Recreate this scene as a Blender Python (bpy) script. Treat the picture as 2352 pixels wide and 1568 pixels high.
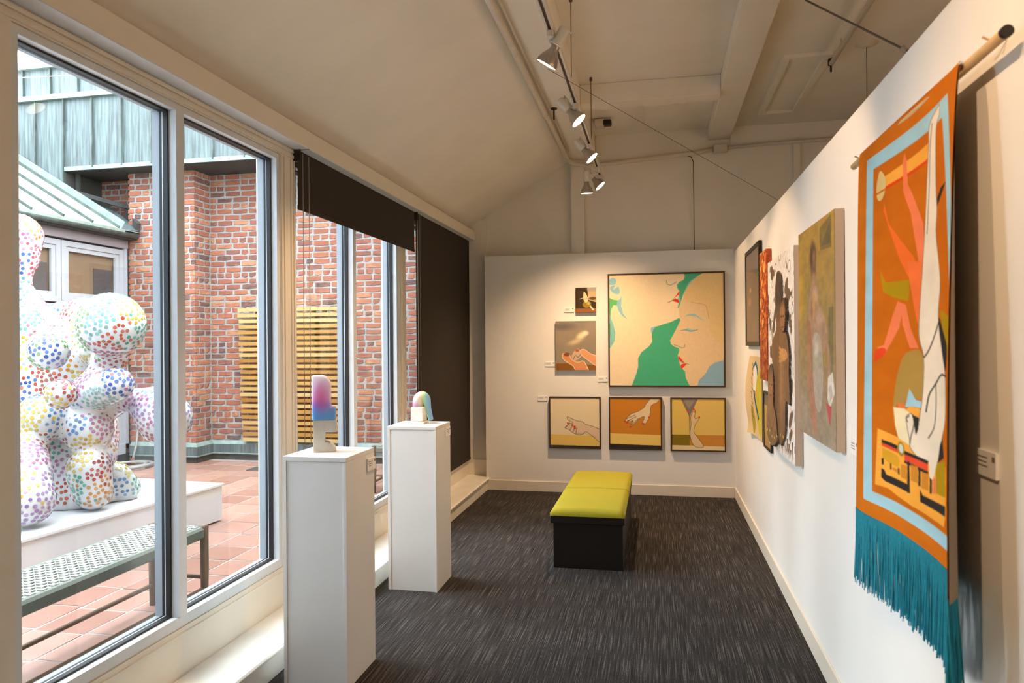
import bpy, math, random
import numpy as np
from mathutils import Vector, Matrix

for o in list(bpy.data.objects):
    bpy.data.objects.remove(o, do_unlink=True)
SC = bpy.context.scene
COL = SC.collection
RNG = random.Random(7)
NPR = np.random.RandomState(11)

# ------------------------------------------------------------------ camera
F_PX, YAW, PITCH, ROLL, CAM_H = 1640.0, 0.2003, 0.0011, -0.0077, 1.62
_cy, _sy, _cp, _sp = math.cos(YAW), math.sin(YAW), math.cos(PITCH), math.sin(PITCH)
FWD = Vector((-_sy * _cp, _cy * _cp, _sp))
_r0 = Vector((_cy, _sy, 0.0))
_u0 = _r0.cross(FWD)
RIGHT = _r0 * math.cos(ROLL) + _u0 * math.sin(ROLL)
UP = _u0 * math.cos(ROLL) - _r0 * math.sin(ROLL)
CAM = Vector((0, 0, CAM_H))
cam_data = bpy.data.cameras.new('camera')
cam_data.sensor_width = 36.0
cam_data.lens = F_PX / 2352.0 * 36.0
cam_data.clip_start = 0.05
cam_data.clip_end = 200
cam_data.dof.use_dof = True
cam_data.dof.focus_distance = 6.0
cam_data.dof.aperture_fstop = 4.0
cam = bpy.data.objects.new('camera', cam_data)
COL.objects.link(cam)
cam.matrix_world = Matrix(((RIGHT.x, UP.x, -FWD.x, CAM.x), (RIGHT.y, UP.y, -FWD.y, CAM.y),
                           (RIGHT.z, UP.z, -FWD.z, CAM.z), (0, 0, 0, 1)))
SC.camera = cam

# ------------------------------------------------------------------ sky and exposure
world = bpy.data.worlds.new('overcast_sky')
SC.world = world
world.use_nodes = True
_bg = world.node_tree.nodes['Background']
_bg.inputs[0].default_value = (0.84, 0.93, 1.0, 1)
_bg.inputs[1].default_value = 16.0
SC.view_settings.view_transform = 'Standard'
SC.view_settings.look = 'None'
SC.view_settings.exposure = 0.05
SC.view_settings.gamma = 1.0
SC.view_settings.use_curve_mapping = False
LAMP_COLOR = (1.0, 0.66, 0.38)
LAMP_W = 110.0


# ------------------------------------------------------------------ helpers
def s2l(c):
    c = np.asarray(c, dtype=float)
    return np.where(c <= 0.04045, c / 12.92, ((c + 0.055) / 1.055) ** 2.4)


def rgb(r, g, b):
    v = s2l(np.array([r, g, b]) / 255.0)
    return (float(v[0]), float(v[1]), float(v[2]), 1.0)


def proj(p):
    d = Vector(p) - CAM
    z = d.dot(FWD)
    return 1176 + F_PX * d.dot(RIGHT) / z, 784 - F_PX * d.dot(UP) / z, z


class MB:
    """collects shapes into one mesh"""
    def __init__(self):
        self.v = []
        self.f = []
        self.m = []

    def add(self, vs, fs, mi=0):
        n = len(self.v)
        self.v += [tuple(p) for p in vs]
        self.f += [tuple(i + n for i in f) for f in fs]
        self.m += [mi] * len(fs)
        return self

    def box(self, x0, x1, y0, y1, z0, z1, mi=0):
        vs = [(x0, y0, z0), (x1, y0, z0), (x1, y1, z0), (x0, y1, z0), (x0, y0, z1), (x1, y0, z1), (x1, y1, z1), (x0, y1, z1)]
        return self.add(vs, [(0, 3, 2, 1), (4, 5, 6, 7), (0, 1, 5, 4), (1, 2, 6, 5), (2, 3, 7, 6), (3, 0, 4, 7)], mi)

    def quad(self, a, b, c, d, mi=0):
        return self.add([a, b, c, d], [(0, 1, 2, 3)], mi)

    def bar(self, a, b, w, h, up=(0, 0, 1), mi=0):
        a, b = Vector(a), Vector(b)
        d = (b - a).normalized()
        s = d.cross(Vector(up))
        if s.length < 1e-5:
            s = d.cross(Vector((1, 0, 0)))
        s.normalize()
        u = s.cross(d).normalized()
        s *= w / 2
        u *= h / 2
        vs = [a - s - u, a + s - u, a + s + u, a - s + u, b - s - u, b + s - u, b + s + u, b - s + u]
        return self.add(vs, [(3, 2, 1, 0), (4, 5, 6, 7), (0, 1, 5, 4), (1, 2, 6, 5), (2, 3, 7, 6), (3, 0, 4, 7)], mi)

    def tube(self, pts, r, n=8, cap=True, mi=0):
        pts = [Vector(p) for p in pts]
        rs = r if isinstance(r, (list, tuple)) else [r] * len(pts)
        rings = []
        ref = None
        for i, p in enumerate(pts):
            d = (pts[min(i + 1, len(pts) - 1)] - pts[max(i - 1, 0)]).normalized()
            if ref is None:
                ref = Vector((0, 0, 1)) if abs(d.z) < 0.9 else Vector((1, 0, 0))
            a = (ref - d * ref.dot(d))
            if a.length < 1e-4:
                a = d.orthogonal()
            a.normalize()
            ref = a
            b = d.cross(a)
            rings.append([p + (a * math.cos(2 * math.pi * k / n) + b * math.sin(2 * math.pi * k / n)) * rs[i] for k in range(n)])
        vs = [q for rg in rings for q in rg]
        fs = []
        for i in range(len(pts) - 1):
            for k in range(n):
                fs.append((i * n + k, i * n + (k + 1) % n, (i + 1) * n + (k + 1) % n, (i + 1) * n + k))
        if cap:
            fs.append(tuple(reversed(range(n))))
            fs.append(tuple((len(pts) - 1) * n + k for k in range(n)))
        return self.add(vs, fs, mi)

    def lathe(self, base, axis, prof, n=20, mi=0):
        """prof: list of (distance along axis, radius)"""
        base = Vector(base)
        d = Vector(axis).normalized()
        a = d.orthogonal().normalized()
        b = d.cross(a)
        vs = []
        for h, r in prof:
            for k in range(n):
                t = 2 * math.pi * k / n
                vs.append(base + d * h + (a * math.cos(t) + b * math.sin(t)) * max(r, 1e-5))
        fs = []
        for i in range(len(prof) - 1):
            for k in range(n):
                fs.append((i * n + k, i * n + (k + 1) % n, (i + 1) * n + (k + 1) % n, (i + 1) * n + k))
        return self.add(vs, fs, mi)

    def prism(self, poly, fn, t0, t1, mi=0):
        """poly: 2-D outline, fn(u, v, t) -> 3-D point; caps at t0 and t1"""
        n = len(poly)
        vs = [fn(u, v, t0) for u, v in poly] + [fn(u, v, t1) for u, v in poly]
        fs = [tuple(range(n)), tuple(reversed(range(n, 2 * n)))]
        for i in range(n):
            fs.append((i, i + n, (i + 1) % n + n, (i + 1) % n))
        return self.add(vs, fs, mi)

    def rbox(self, x0, x1, y0, y1, z0, z1, r, mi=0):
        """box with chamfered edges"""
        X, Y, Z = (x0, x1), (y0, y1), (z0, z1)
        idx = {}
        vs = []
        for i in (0, 1):
            for j in (0, 1):
                for k in (0, 1):
                    sx, sy, sz = (1, -1)[i], (1, -1)[j], (1, -1)[k]
                    idx[i, j, k, 'x'] = len(vs); vs.append((X[i], Y[j] + sy * r, Z[k] + sz * r))
                    idx[i, j, k, 'y'] = len(vs); vs.append((X[i] + sx * r, Y[j], Z[k] + sz * r))
                    idx[i, j, k, 'z'] = len(vs); vs.append((X[i] + sx * r, Y[j] + sy * r, Z[k]))
        fs = []
        for i in (0, 1):
            fs.append([idx[i, 0, 0, 'x'], idx[i, 1, 0, 'x'], idx[i, 1, 1, 'x'], idx[i, 0, 1, 'x']])
            fs.append([idx[0, i, 0, 'y'], idx[1, i, 0, 'y'], idx[1, i, 1, 'y'], idx[0, i, 1, 'y']])
            fs.append([idx[0, 0, i, 'z'], idx[1, 0, i, 'z'], idx[1, 1, i, 'z'], idx[0, 1, i, 'z']])
        for i in (0, 1):
            for j in (0, 1):
                fs.append([idx[i, j, 0, 'x'], idx[i, j, 1, 'x'], idx[i, j, 1, 'y'], idx[i, j, 0, 'y']])
                fs.append([idx[i, 0, j, 'x'], idx[i, 1, j, 'x'], idx[i, 1, j, 'z'], idx[i, 0, j, 'z']])
                fs.append([idx[0, i, j, 'y'], idx[1, i, j, 'y'], idx[1, i, j, 'z'], idx[0, i, j, 'z']])
        for i in (0, 1):
            for j in (0, 1):
                for k in (0, 1):
                    fs.append([idx[i, j, k, 'x'], idx[i, j, k, 'y'], idx[i, j, k, 'z']])
        cx = Vector(((x0 + x1) / 2, (y0 + y1) / 2, (z0 + z1) / 2))
        out = []
        for f in fs:
            p = [Vector(vs[q]) for q in f]
            nrm = (p[1] - p[0]).cross(p[2] - p[0])
            ctr = sum(p, Vector()) / len(p)
            out.append(tuple(f) if nrm.dot(ctr - cx) > 0 else tuple(reversed(f)))
        return self.add(vs, out, mi)

    def mesh(self, name, mats, smooth=False):
        me = bpy.data.meshes.new(name)
        me.from_pydata([tuple(p) for p in self.v], [], self.f)
        if not isinstance(mats, (list, tuple)):
            mats = [mats]
        for m in mats:
            me.materials.append(m)
        if len(mats) > 1:
            me.polygons.foreach_set('material_index', self.m)
        if smooth:
            me.polygons.foreach_set('use_smooth', [True] * len(me.polygons))
        me.update()
        return me

    def obj(self, name, mats, parent=None, smooth=False, bevel=0.0):
        o = bpy.data.objects.new(name, self.mesh(name, mats, smooth))
        COL.objects.link(o)
        if parent is not None:
            par(o, parent)
        if bevel:
            md = o.modifiers.new('soft_edges', 'BEVEL')
            md.width = bevel
            md.segments = 2
            md.limit_method = 'ANGLE'
        return o


def par(o, parent):
    """parent a mesh built in world coordinates under an empty or mesh"""
    o.parent = parent
    o.matrix_parent_inverse = world_of(parent).inverted()


def world_of(o):
    m = o.matrix_basis.copy()
    while o.parent is not None:
        m = o.parent.matrix_basis @ o.matrix_parent_inverse @ m
        o = o.parent
    return m


def thing(name, label, cat, loc=(0, 0, 0), group=None):
    o = bpy.data.objects.new(name, None)
    o.empty_display_size = 0.1
    o.location = loc
    COL.objects.link(o)
    return tag(o, label, cat, group)


def tag(o, label, cat, group=None, kind=None):
    o['label'] = label
    o['category'] = cat
    if group:
        o['group'] = group
    if kind:
        o['kind'] = kind
    return o


def struct(o, label, cat):
    return tag(o, label, cat, kind='structure')


# ------------------------------------------------------------------ materials
def mat(name, color, rough=0.6, metal=0.0, noise=0.0, nscale=8.0, bump=0.0, bscale=60.0, spec=0.5, emit=None, estr=0.0, stretch=None):
    m = bpy.data.materials.new(name)
    m.use_nodes = True
    nt = m.node_tree
    b = nt.nodes['Principled BSDF']
    b.inputs['Base Color'].default_value = color
    b.inputs['Roughness'].default_value = rough
    b.inputs['Metallic'].default_value = metal
    b.inputs['Specular IOR Level'].default_value = spec
    if emit:
        b.inputs['Emission Color'].default_value = emit
        b.inputs['Emission Strength'].default_value = estr
    if noise or bump:
        tc = nt.nodes.new('ShaderNodeTexCoord')
        src = tc.outputs['Object']
        if stretch:
            mp = nt.nodes.new('ShaderNodeMapping')
            mp.inputs['Scale'].default_value = stretch
            nt.links.new(src, mp.inputs[0])
            src = mp.outputs[0]
    if noise:
        n = nt.nodes.new('ShaderNodeTexNoise')
        n.inputs['Scale'].default_value = nscale
        n.inputs['Detail'].default_value = 4
        nt.links.new(src, n.inputs['Vector'])
        mr = nt.nodes.new('ShaderNodeMapRange')
        mr.inputs[1].default_value = 0.3
        mr.inputs[2].default_value = 0.7
        mr.inputs[3].default_value = 1.0 - noise
        mr.inputs[4].default_value = 1.0 + noise
        nt.links.new(n.outputs[0], mr.inputs[0])
        mx = nt.nodes.new('ShaderNodeVectorMath')
        mx.operation = 'SCALE'
        mx.inputs[0].default_value = color[:3]
        nt.links.new(mr.outputs[0], mx.inputs['Scale'])
        nt.links.new(mx.outputs[0], b.inputs['Base Color'])
    if bump:
        n2 = nt.nodes.new('ShaderNodeTexNoise')
        n2.inputs['Scale'].default_value = bscale
        n2.inputs['Detail'].default_value = 3
        nt.links.new(src, n2.inputs['Vector'])
        bp = nt.nodes.new('ShaderNodeBump')
        bp.inputs['Strength'].default_value = bump
        bp.inputs['Distance'].default_value = 0.01
        nt.links.new(n2.outputs[0], bp.inputs['Height'])
        nt.links.new(bp.outputs[0], b.inputs['Normal'])
    return m


def ramp_mat(name, stops, scale, stretch=(1, 1, 1), detail=5.0, rough=0.6, metal=0.0, bump=0.0, random_src=None, distort=0.0, mixnoise=0.0):
    """colour ramp driven by stretched noise, object random or island random"""
    m = bpy.data.materials.new(name)
    m.use_nodes = True
    nt = m.node_tree
    b = nt.nodes['Principled BSDF']
    b.inputs['Roughness'].default_value = rough
    b.inputs['Metallic'].default_value = metal
    tc = nt.nodes.new('ShaderNodeTexCoord')
    if random_src is None:
        src = tc.outputs['Object']
    else:
        g = nt.nodes.new('ShaderNodeNewGeometry')
        src = g.outputs['Position']
    mp = nt.nodes.new('ShaderNodeMapping')
    mp.inputs['Scale'].default_value = stretch
    nt.links.new(src, mp.inputs[0])
    n = nt.nodes.new('ShaderNodeTexNoise')
    n.inputs['Scale'].default_value = scale
    n.inputs['Detail'].default_value = detail
    n.inputs['Distortion'].default_value = distort
    nt.links.new(mp.outputs[0], n.inputs['Vector'])
    cr = nt.nodes.new('ShaderNodeValToRGB')
    e = cr.color_ramp.elements
    e[0].position, e[0].color = stops[0]
    e[1].position, e[1].color = stops[-1]
    for p, c in stops[1:-1]:
        q = e.new(p)
        q.color = c
    if random_src:
        if random_src == 'object':
            oi = nt.nodes.new('ShaderNodeObjectInfo')
            rv = oi.outputs['Random']
        else:
            rv = g.outputs['Random Per Island']
        ma = nt.nodes.new('ShaderNodeMath')
        ma.operation = 'MULTIPLY_ADD'
        mr = nt.nodes.new('ShaderNodeMath')
        mr.operation = 'SUBTRACT'
        nt.links.new(n.outputs[0], mr.inputs[0])
        mr.inputs[1].default_value = 0.5
        nt.links.new(mr.outputs[0], ma.inputs[0])
        ma.inputs[1].default_value = mixnoise
        nt.links.new(rv, ma.inputs[2])
        nt.links.new(ma.outputs[0], cr.inputs[0])
    else:
        nt.links.new(n.outputs[0], cr.inputs[0])
    nt.links.new(cr.outputs[0], b.inputs['Base Color'])
    if bump:
        bp = nt.nodes.new('ShaderNodeBump')
        bp.inputs['Strength'].default_value = bump
        bp.inputs['Distance'].default_value = 0.01
        nt.links.new(n.outputs[0], bp.inputs['Height'])
        nt.links.new(bp.outputs[0], b.inputs['Normal'])
    return m


def attr_mat(name, rough=0.7, bump=0.0, bscale=900.0, spec=0.3, coat=0.0):
    m = bpy.data.materials.new(name)
    m.use_nodes = True
    nt = m.node_tree
    b = nt.nodes['Principled BSDF']
    b.inputs['Roughness'].default_value = rough
    b.inputs['Specular IOR Level'].default_value = spec
    b.inputs['Coat Weight'].default_value = coat
    b.inputs['Coat Roughness'].default_value = 0.05
    a = nt.nodes.new('ShaderNodeAttribute')
    a.attribute_name = 'paint'
    nt.links.new(a.outputs['Color'], b.inputs['Base Color'])
    if bump:
        tc = nt.nodes.new('ShaderNodeTexCoord')
        n = nt.nodes.new('ShaderNodeTexNoise')
        n.inputs['Scale'].default_value = bscale
        nt.links.new(tc.outputs['Object'], n.inputs['Vector'])
        bp = nt.nodes.new('ShaderNodeBump')
        bp.inputs['Strength'].default_value = bump
        bp.inputs['Distance'].default_value = 0.003
        nt.links.new(n.outputs[0], bp.inputs['Height'])
        nt.links.new(bp.outputs[0], b.inputs['Normal'])
    return m


def glass_mat(name, tint=(0.99, 1.0, 1.0, 1)):
    m = bpy.data.materials.new(name)
    m.use_nodes = True
    nt = m.node_tree
    nt.nodes.clear()
    out = nt.nodes.new('ShaderNodeOutputMaterial')
    mx = nt.nodes.new('ShaderNodeMixShader')
    tr = nt.nodes.new('ShaderNodeBsdfTransparent')
    tr.inputs[0].default_value = tint
    gl = nt.nodes.new('ShaderNodeBsdfGlossy')
    gl.inputs['Roughness'].default_value = 0.0
    g = nt.nodes.new('ShaderNodeNewGeometry')
    dp = nt.nodes.new('ShaderNodeVectorMath')
    dp.operation = 'DOT_PRODUCT'
    nt.links.new(g.outputs['Incoming'], dp.inputs[0])
    nt.links.new(g.outputs['Normal'], dp.inputs[1])

    def mth(op, x, y):
        q = nt.nodes.new('ShaderNodeMath')
        q.operation = op
        for i, v in enumerate((x, y)):
            if isinstance(v, (int, float)):
                q.inputs[i].default_value = v
            elif v is not None:
                nt.links.new(v, q.inputs[i])
        return q.outputs[0]
    c = mth('ABSOLUTE', dp.outputs['Value'], None)
    p5 = mth('POWER', mth('SUBTRACT', 1.0, c), 5.0)
    fac = mth('ADD', mth('MULTIPLY', p5, 0.97), 0.03)
    nt.links.new(fac, mx.inputs[0])
    nt.links.new(tr.outputs[0], mx.inputs[1])
    nt.links.new(gl.outputs[0], mx.inputs[2])
    nt.links.new(mx.outputs[0], out.inputs[0])
    return m


M = {}
M['wall'] = mat('white_wall_paint', rgb(240, 238, 233), 0.75, noise=0.015, nscale=3, bump=0.03, bscale=220)
M['ceil'] = mat('cream_ceiling_paint', rgb(238, 232, 220), 0.85, noise=0.03, nscale=2.5, bump=0.05, bscale=120)
M['trim'] = mat('cream_trim_paint', rgb(232, 224, 208), 0.45, noise=0.02, nscale=5)
M['ledge'] = mat('worn_white_ledge_paint', rgb(236, 232, 222), 0.38, noise=0.05, nscale=6, bump=0.02)
M['alu'] = mat('white_window_aluminium', rgb(222, 226, 228), 0.4, noise=0.02, nscale=12)
M['alu_out'] = mat('weathered_outer_aluminium', rgb(150, 158, 164), 0.45, noise=0.02, nscale=12)
M['gasket'] = mat('black_rubber_gasket', rgb(18, 20, 23), 0.5, noise=0.1, nscale=30)
M['glass'] = glass_mat('window_glass')
M['blind'] = mat('dark_brown_blind_fabric', rgb(44, 37, 30), 0.9, noise=0.12, nscale=350, bump=0.1, bscale=900)
M['chain'] = mat('bead_chain_plastic', rgb(150, 140, 122), 0.5, noise=0.05, nscale=80)
M['ped'] = mat('white_pedestal_laminate', rgb(232, 230, 226), 0.5, noise=0.015, nscale=4)
M['plastic'] = mat('white_lamp_enamel', rgb(214, 208, 196), 0.4, noise=0.02, nscale=20)
M['silver'] = mat('silver_lamp_bell', rgb(178, 172, 162), 0.32, metal=0.7, noise=0.05, nscale=20)
M['slot'] = mat('dark_track_slot', rgb(96, 78, 66), 0.6, noise=0.05, nscale=20)
M['lit'] = mat('glowing_lamp_face', rgb(255, 240, 215), 0.4, emit=(1.0, 0.8, 0.55, 1), estr=5.0, noise=0.01)
M['dim'] = mat('dim_lamp_face', rgb(235, 215, 185), 0.4, emit=(1.0, 0.8, 0.55, 1), estr=2.5, noise=0.01)
M['wire'] = mat('dark_steel_wire', rgb(92, 80, 66), 0.5, metal=0.4, noise=0.05, nscale=60)
M['pipe'] = mat('painted_conduit', rgb(216, 206, 190), 0.5, noise=0.04, nscale=12)
M['black'] = mat('black_metal', rgb(20, 18, 17), 0.5, noise=0.1, nscale=30)
M['card'] = mat('white_card', rgb(250, 249, 246), 0.5, noise=0.01, nscale=30)
M['ink'] = mat('grey_printed_text', rgb(110, 105, 100), 0.7, noise=0.05, nscale=90)
M['frame'] = mat('dark_walnut_frame', rgb(64, 40, 26), 0.45, noise=0.25, nscale=14, stretch=(1, 1, 6))
M['blackframe'] = mat('black_picture_frame', rgb(34, 27, 22), 0.45, noise=0.1, nscale=20)
M['rawcanvas'] = mat('raw_canvas_edge', rgb(196, 176, 156), 0.85, noise=0.06, nscale=200, bump=0.1, bscale=700)
M['cushion'] = mat('lime_wool_upholstery', rgb(176, 166, 38), 0.95, noise=0.10, nscale=260, bump=0.25, bscale=500)
M['espresso'] = mat('dark_espresso_leatherette', rgb(15, 9, 7), 0.5, noise=0.15, nscale=60, bump=0.05, bscale=300)
M['paint'] = attr_mat('painted_canvas', 0.7, bump=0.06, bscale=500)
M['glazed'] = attr_mat('print_behind_glazing', 0.5, coat=0.35)
M['cloth'] = attr_mat('painted_linen_banner', 0.9, bump=0.2, bscale=900, spec=0.1)
M['lining'] = mat('grey_banner_lining', rgb(150, 132, 114), 0.95, noise=0.08, nscale=300)
M['dowel'] = mat('pale_wood_dowel', rgb(200, 170, 125), 0.5, noise=0.12, nscale=20, stretch=(6, 1, 6))
M['fringe'] = mat('teal_cotton_fringe', rgb(14, 132, 156), 0.8, noise=0.25, nscale=60, stretch=(4, 4, 1))
M['concrete'] = mat('pale_cast_concrete', rgb(206, 200, 186), 0.75, noise=0.06, nscale=25, bump=0.08, bscale=80)
M['ceramic'] = mat('white_glazed_ceramic', rgb(232, 224, 212), 0.35, noise=0.02, nscale=20)
# outside
M['mortar'] = mat('grey_mortar', rgb(136, 133, 128), 0.95, noise=0.15, nscale=30, bump=0.4, bscale=90)
BR = [(0.0, rgb(76, 58, 55)), (0.08, rgb(102, 66, 57)), (0.25, rgb(122, 72, 57)), (0.55, rgb(135, 77, 57)), (0.88, rgb(142, 85, 61)), (1.0, rgb(154, 108, 79))]
M['brick'] = ramp_mat('red_clay_brick', BR, 22.0, (1, 1, 2.2), 6, 0.9, random_src='object', mixnoise=0.75, bump=0.5)
M['brick_many'] = ramp_mat('red_clay_brick_course', BR, 22.0, (1, 1, 2.2), 6, 0.9, random_src='island', mixnoise=0.75, bump=0.5)
M['tile'] = ramp_mat('terracotta_quarry_tile', [(0.0, rgb(128, 90, 76)), (0.5, rgb(140, 103, 89)), (1.0, rgb(150, 116, 102))], 9.0, (1, 1, 1), 4, 0.38, random_src='object', mixnoise=0.9)
M['grout'] = mat('pale_tile_grout', rgb(135, 129, 121), 0.9, noise=0.12, nscale=30)
M['patina'] = ramp_mat('verdigris_copper_sheet', [(0.25, rgb(44, 47, 46)), (0.42, rgb(65, 75, 75)), (0.58, rgb(81, 94, 94)), (0.75, rgb(99, 109, 108))], 5.0, (7.0, 7.0, 0.45), 8, 0.6, bump=0.1, distort=0.2)
M['patina_light'] = ramp_mat('pale_verdigris_edge', [(0.3, rgb(94, 114, 108)), (0.7, rgb(129, 140, 133))], 14.0, (1, 1, 1), 5, 0.6)
M['patina_roof'] = ramp_mat('pale_green_roof_sheet', [(0.3, rgb(100, 113, 103)), (0.7, rgb(126, 131, 120))], 3.5, (0.6, 3, 1), 5, 0.6)
M['seam'] = ramp_mat('dark_copper_seam', [(0.3, rgb(42, 47, 44)), (0.7, rgb(76, 89, 83))], 12.0, (1, 1, 0.4), 5, 0.6)
M['darkcopper'] = mat('dark_weathered_copper', rgb(45, 45, 42), 0.7, noise=0.3, nscale=6)
M['basalt'] = mat('black_base_membrane', rgb(42, 41, 39), 0.8, noise=0.2, nscale=12)
M['exwhite'] = mat('white_exterior_joinery', rgb(146, 146, 149), 0.5, noise=0.03, nscale=8)
M['fascia'] = mat('mauve_grey_fascia', rgb(126, 117, 119), 0.7, noise=0.06, nscale=8)
M['sky_block_grey'] = mat('pale_grey_sky_block', rgb(156, 163, 172), 0.9, noise=0.05, nscale=3)  # finish of the added unseen courtyard wall
M['darkglass'] = mat('tan_blind_behind_glass', rgb(110, 89, 67), 0.25, noise=0.05, nscale=3)
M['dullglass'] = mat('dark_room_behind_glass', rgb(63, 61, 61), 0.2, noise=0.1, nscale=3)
M['cedar'] = ramp_mat('honey_cedar_slat', [(0.0, rgb(126, 82, 24)), (0.5, rgb(151, 110, 45)), (1.0, rgb(166, 138, 86))], 10.0, (0.5, 8, 8), 5, 0.6, random_src='object', mixnoise=0.6)
M['batten'] = mat('dark_timber_batten', rgb(88, 52, 29), 0.8, noise=0.2, nscale=12)
M['platform'] = mat('white_plinth_paint', rgb(198, 198, 199), 0.6, noise=0.015, nscale=5)
M['blob'] = mat('white_glossy_fibreglass', rgb(182, 182, 182), 0.3, noise=0.01, nscale=3)
M['dot'] = attr_mat('coloured_inlaid_dots', 0.25)
M['teak'] = mat('grey_brown_teak', rgb(98, 79, 60), 0.65, noise=0.2, nscale=12, stretch=(6, 6, 1))
M['rope'] = mat('sage_woven_cord', rgb(143, 144, 136), 0.85, noise=0.10, nscale=120, bump=0.2, bscale=300)
M['rope_dark'] = mat('dark_sage_cord_wrap', rgb(97, 102, 91), 0.85, noise=0.15, nscale=160, bump=0.3, bscale=300, stretch=(1, 8, 1))  # darker sage cord for the seat rails
M['hose'] = mat('grey_garden_hose', rgb(124, 123, 117), 0.5, noise=0.05, nscale=40)
M['rust'] = mat('rusty_hose_fitting', rgb(102, 61, 45), 0.6, metal=0.3, noise=0.2, nscale=60)
M['iron'] = mat('dark_iron_grate', rgb(51, 48, 45), 0.6, noise=0.2, nscale=40)


def carpet_mat():
    m = bpy.data.materials.new('charcoal_striped_carpet')
    m.use_nodes = True
    nt = m.node_tree
    b = nt.nodes['Principled BSDF']
    b.inputs['Roughness'].default_value = 0.95
    b.inputs['Specular IOR Level'].default_value = 0.15
    g = nt.nodes.new('ShaderNodeNewGeometry')

    def nz(scale, st, detail):
        mp = nt.nodes.new('ShaderNodeMapping')
        mp.inputs['Scale'].default_value = st
        nt.links.new(g.outputs['Position'], mp.inputs[0])
        n = nt.nodes.new('ShaderNodeTexNoise')
        n.inputs['Scale'].default_value = scale
        n.inputs['Detail'].default_value = detail
        nt.links.new(mp.outputs[0], n.inputs['Vector'])
        return n
    n1 = nz(1.0, (230, 3.2, 1), 3)
    n2 = nz(1.0, (420, 60, 1), 2)
    ad = nt.nodes.new('ShaderNodeMath')
    ad.operation = 'MULTIPLY_ADD'
    ad.inputs[1].default_value = 0.32
    nt.links.new(n2.outputs[0], ad.inputs[0])
    nt.links.new(n1.outputs[0], ad.inputs[2])
    cr = nt.nodes.new('ShaderNodeValToRGB')
    e = cr.color_ramp.elements
    e[0].position, e[0].color = 0.50, rgb(38, 34, 32)
    e[1].position, e[1].color = 0.90, rgb(116, 111, 106)
    q = e.new(0.70)
    q.color = rgb(58, 54, 52)
    nt.links.new(ad.outputs[0], cr.inputs[0])
    # carpet squares differ a little in tone
    br = nt.nodes.new('ShaderNodeTexBrick')
    br.offset = 0.5
    br.inputs['Color1'].default_value = (1.08, 1.08, 1.08, 1)
    br.inputs['Color2'].default_value = (0.92, 0.92, 0.92, 1)
    br.inputs['Mortar'].default_value = (0.7, 0.7, 0.7, 1)
    br.inputs['Scale'].default_value = 1.0
    br.inputs['Mortar Size'].default_value = 0.0015
    br.inputs['Brick Width'].default_value = 0.5
    br.inputs['Row Height'].default_value = 0.5
    nt.links.new(g.outputs['Position'], br.inputs['Vector'])
    mx = nt.nodes.new('ShaderNodeMix')
    mx.data_type = 'RGBA'
    mx.blend_type = 'MULTIPLY'
    mx.inputs[0].default_value = 1.0
    nt.links.new(cr.outputs[0], mx.inputs[6])
    nt.links.new(br.outputs[0], mx.inputs[7])
    nt.links.new(mx.outputs[2], b.inputs['Base Color'])
    bp = nt.nodes.new('ShaderNodeBump')
    bp.inputs['Strength'].default_value = 0.35
    bp.inputs['Distance'].default_value = 0.006
    nt.links.new(n2.outputs[0], bp.inputs['Height'])
    nt.links.new(bp.outputs[0], b.inputs['Normal'])
    return m


M['carpet'] = carpet_mat()


def gradient_mat(name, stops, axis, lo, hi, rough=0.4, second=None):
    """colour bands of the glazed pieces themselves, along a world axis"""
    m = bpy.data.materials.new(name)
    m.use_nodes = True
    nt = m.node_tree
    b = nt.nodes['Principled BSDF']
    b.inputs['Roughness'].default_value = rough
    b.inputs['Subsurface Weight'].default_value = 0.55
    b.inputs['Subsurface Radius'].default_value = (0.06, 0.06, 0.06)
    b.inputs['Subsurface Scale'].default_value = 1.0
    g = nt.nodes.new('ShaderNodeNewGeometry')
    sp = nt.nodes.new('ShaderNodeSeparateXYZ')
    nt.links.new(g.outputs['Position'], sp.inputs[0])
    mr = nt.nodes.new('ShaderNodeMapRange')
    mr.inputs[1].default_value = lo
    mr.inputs[2].default_value = hi
    nt.links.new(sp.outputs[axis], mr.inputs[0])
    cr = nt.nodes.new('ShaderNodeValToRGB')
    e = cr.color_ramp.elements
    e[0].position, e[0].color = stops[0]
    e[1].position, e[1].color = stops[-1]
    for p, c in stops[1:-1]:
        q = e.new(p)
        q.color = c
    nt.links.new(mr.outputs[0], cr.inputs[0])
    last = cr.outputs[0]
    if second:
        # soft spot of another glaze around a point of the piece
        (pt, rad, col) = second
        vm = nt.nodes.new('ShaderNodeVectorMath')
        vm.operation = 'SUBTRACT'
        nt.links.new(g.outputs['Position'], vm.inputs[0])
        vm.inputs[1].default_value = pt
        sc = nt.nodes.new('ShaderNodeVectorMath')
        sc.operation = 'MULTIPLY'
        nt.links.new(vm.outputs[0], sc.inputs[0])
        sc.inputs[1].default_value = (1 / rad[0], 1 / rad[1], 1 / rad[2])
        ln = nt.nodes.new('ShaderNodeVectorMath')
        ln.operation = 'LENGTH'
        nt.links.new(sc.outputs[0], ln.inputs[0])
        m2 = nt.nodes.new('ShaderNodeMapRange')
        m2.interpolation_type = 'SMOOTHSTEP'
        m2.inputs[1].default_value = 0.0
        m2.inputs[2].default_value = 1.0
        m2.inputs[3].default_value = 1.0
        m2.inputs[4].default_value = 0.0
        nt.links.new(ln.outputs['Value'], m2.inputs[0])
        mx = nt.nodes.new('ShaderNodeMix')
        mx.data_type = 'RGBA'
        nt.links.new(m2.outputs[0], mx.inputs[0])
        nt.links.new(last, mx.inputs[6])
        mx.inputs[7].default_value = col
        last = mx.outputs[2]
    nt.links.new(last, b.inputs['Base Color'])
    return m

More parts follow.
